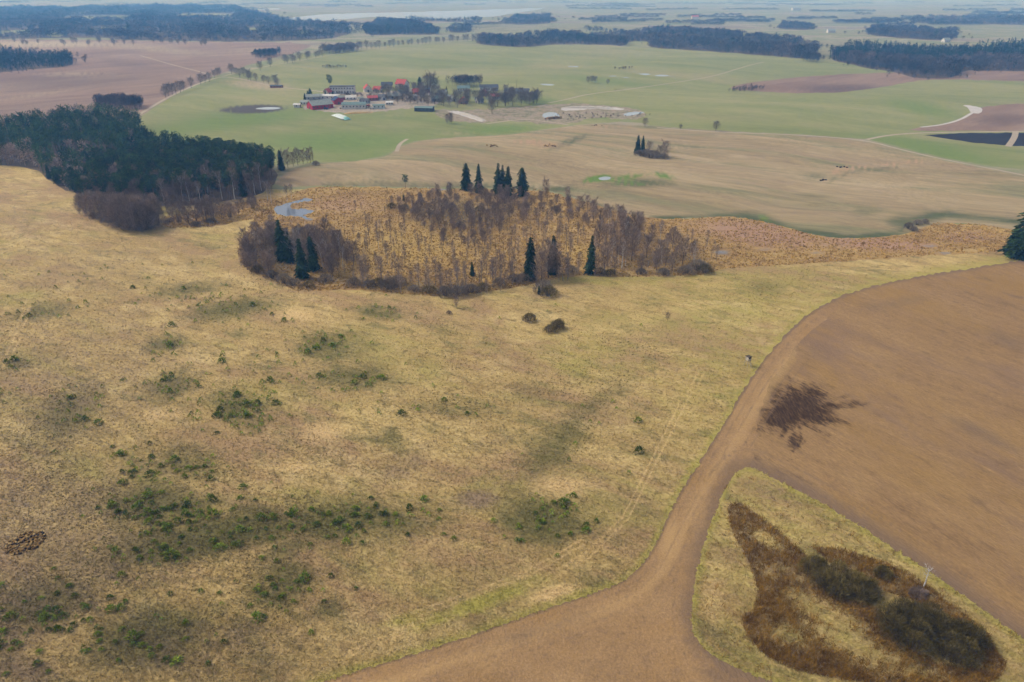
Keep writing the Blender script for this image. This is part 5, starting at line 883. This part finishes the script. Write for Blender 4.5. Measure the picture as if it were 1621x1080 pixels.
# silage clamp under plastic: a long low mound
def clamp(label, a, b_, wd_, h_, mat):
    A, B = pt(*a), pt(*b_); d = B - A; Ln = d.length; m = MB(); n_ = 12; cs = []
    for i in range(n_ + 1):
        t_ = i / n_; hh = h_ * min(1, 5 * t_, 5 * (1 - t_)) + .05; cs.append([(t_ * Ln, -wd_ / 2, 0), (t_ * Ln, -wd_ * .3, hh * .8), (t_ * Ln, 0, hh), (t_ * Ln, wd_ * .3, hh * .8), (t_ * Ln, wd_ / 2, 0)])
    for i in range(n_):
        for k in range(4): m.quad(cs[i][k], cs[i + 1][k], cs[i + 1][k + 1], cs[i][k + 1])
    o = m.build("silage_clamp", mat, None, loc=A, rotz=math.atan2(d.y, d.x)); tag(o, label, "silage clamp")
clamp("pale green-white silage mound below the farm", (530, 182), (548, 190), 9, 2.2, "wrap_white"); clamp("teal end of the silage mound on the green field", (543, 187), (551, 190.5), 7, 2.4, "wrap_teal"); clamp("long flat pale silage strip in front of the farm", (545, 180), (592, 178), 8, 1.4, "stone_tan")
clamp("long grey gravel ridge on the works site right of the village", (890, 170.5), (985, 171.5), 9, 2.5, "rubble"); clamp("dark soil ridge beside the left pond of the works site", (862, 189), (888, 187), 6, 2, "stone_brown"); clamp("rubble ridge running below the village trees", (730, 179), (770, 192), 6, 1.8, "rubble")
for k, (a, b_, n_, lb) in enumerate([(779, 231, 16, "low heap of sandy logs and stones in the stubble field"), (868, 231, 22, "scattered pale stone heap beside the sandy scar in the stubble field"), (944, 199, 6, "small dark soil heap on the crest below the works site"), (1304, 286, 7, "dark heap at the bent ditch in the stubble field"), (1334, 265, 7, "dark heap at the upper end of the bent ditch")]):
    p = pt(a, b_); hp = bpy.data.objects.new("stone_heap", None); COL.objects.link(hp); hp.location = p; tag(hp, lb, "stone heap")
    for i in range(n_): link("stone", LM[(i % 2) if k < 2 else 2], hp, (random.gauss(0, 3.5 if k < 2 else 1.8), random.gauss(0, 2.4 if k < 2 else 1.2), .35), random.uniform(0, 6.28), random.uniform(.5, 1.1))
def pole(label, px, py, ty):
    p = pt(px, py); h_ = top_h(px, py, ty); o = bpy.data.objects.new("utility_pole", None); COL.objects.link(o); o.location = p; tag(o, label, "pole")
    m = MB(); m.tube((0, 0, 0), (0, 0, h_), .22, .14); m.build("post", "timber", o); m = MB(); m.box(-1.1, 1.1, -.08, .08, h_ - .9, h_ - .7); m.build("crossarm", "timber", o)
pole("tall pole standing behind the right end of the village", 818, 143, 126); pole("slim pole at the right end of the wooded spur", 496, 258, 232)
VT = [(455, 150, 12), (520, 147, 17), (516, 146, 14), (565, 146, 9), (577, 142, 10), (600, 142, 11), (606, 144, 12), (608, 152, 9), (596, 156, 7)]
x, y, px, py = fill([(590, 152), (625, 147), (660, 145), (690, 150), (720, 156), (760, 156), (800, 150), (850, 158), (855, 166), (820, 170), (760, 170), (700, 172), (650, 167), (610, 162)], 13, .48, 21, .85)
for i in range(len(x)): hh = random.uniform(8, 14); vl = ("tall" if hh > 11 else "small") + " bare grey tree among the houses, " + ("left of the tall red roof" if px[i] < 637 else "between the red roof and the spruce" if px[i] < 670 else "below the rounded copse" if px[i] < 745 else "below the long white barn" if px[i] < 800 else "at the village's right end"); plant(ROUND, "village_tree", vl, "tree", x[i], y[i], hh, vl)
for k, (a, b_, ty) in enumerate([(849, 164, 142), (838, 165, 145), (825, 167, 146), (812, 168, 147), (800, 168, 145), (788, 169, 147), (845, 164, 144), (712, 196, 178), (708, 197, 180), (715, 196, 179), (779, 180, 158), (683, 147, 115), (677, 148, 118), (689, 148, 122)]):
    plant_px(ALDER if 700 < a < 720 else ROUND, "bare_tree", "taller bare tree on the edge of the village", "tree", a, b_, ty, group="taller bare trees round the village")
for a, b_, ty, lb, wd_ in [(483, 159, 147, "leftmost dark round conifer by the red barn", 1.6), (492, 156, 139, "dark pointed conifer behind the red barn", 1.3), (488, 158, 143, "middle dark conifer behind the red barn", 1.4), (665, 143, 121, "blue-green spruce in the village centre", 1.3), (707, 149, 136, "small dark spruce right of the tall bare trees in the village", 1.0), (515, 152, 142, "dark conifer beside the small red-roofed house", 1.3), (527, 151, 143, "second dark conifer beside the small red-roofed house", 1.3)]:
    plant_px(SPRUCE, "spruce_tree", lb, "tree", a, b_, ty, wide=wd_)
plant_px(PINE, "pine_tree", "tall thin-crowned pine left of the white block", "tree", 523, 144, 118, wide=1.1)
x, y, px, py = fill([(532, 150), (560, 151), (600, 152), (660, 158), (700, 166), (690, 168), (640, 163), (590, 156), (540, 154)], 6, .45, 23, .8)
mass("garden_hedge", "dark garden shrubs and hedges between farm and village", "hedge", split(LOWBARE, x, y, rng.uniform(.2, .4, len(x)), 1.6), ["far_twig", "far_needle"])
x, y, px, py = fill([(880, 182), (930, 180), (1000, 182), (1030, 180), (1035, 186), (960, 188), (900, 192), (860, 192)], 7, .48, 24, .5)
mass("rough_shrubs", "low shrubs and rubble brush on the works site", "shrubs", split(LOWBARE, x, y, rng.uniform(.1, .22, len(x)), 1.6), ["far_twig", "far_needle"])

# ------------------------------------------------------------------ haze
zlo = float(GV[:, 2].min()) - 1.0; m = MB(); m.box(-75000, 75000, -3000, 52000, zlo, 125.0)
hz = bpy.data.materials.new("haze"); hz.use_nodes = True; t_ = hz.node_tree; t_.nodes.remove(t_.nodes["Principled BSDF"]); pv = t_.nodes.new("ShaderNodeVolumePrincipled")
pv.inputs['Color'].default_value = HAZE_COL + (1,); pv.inputs['Absorption Color'].default_value = (1, 1, 1, 1); pv.inputs['Density'].default_value = HAZE_DENSITY; t_.links.new(pv.outputs[0], t_.nodes["Material Output"].inputs['Volume']); MATS["haze"] = hz
tag(m.build("haze", "haze"), "pale blue haze lying over the whole plain", "haze", kind="stuff")
print("COUNTS", N, "objects", len(bpy.data.objects), "tris", sum(len(me.polygons) for me in bpy.data.meshes))
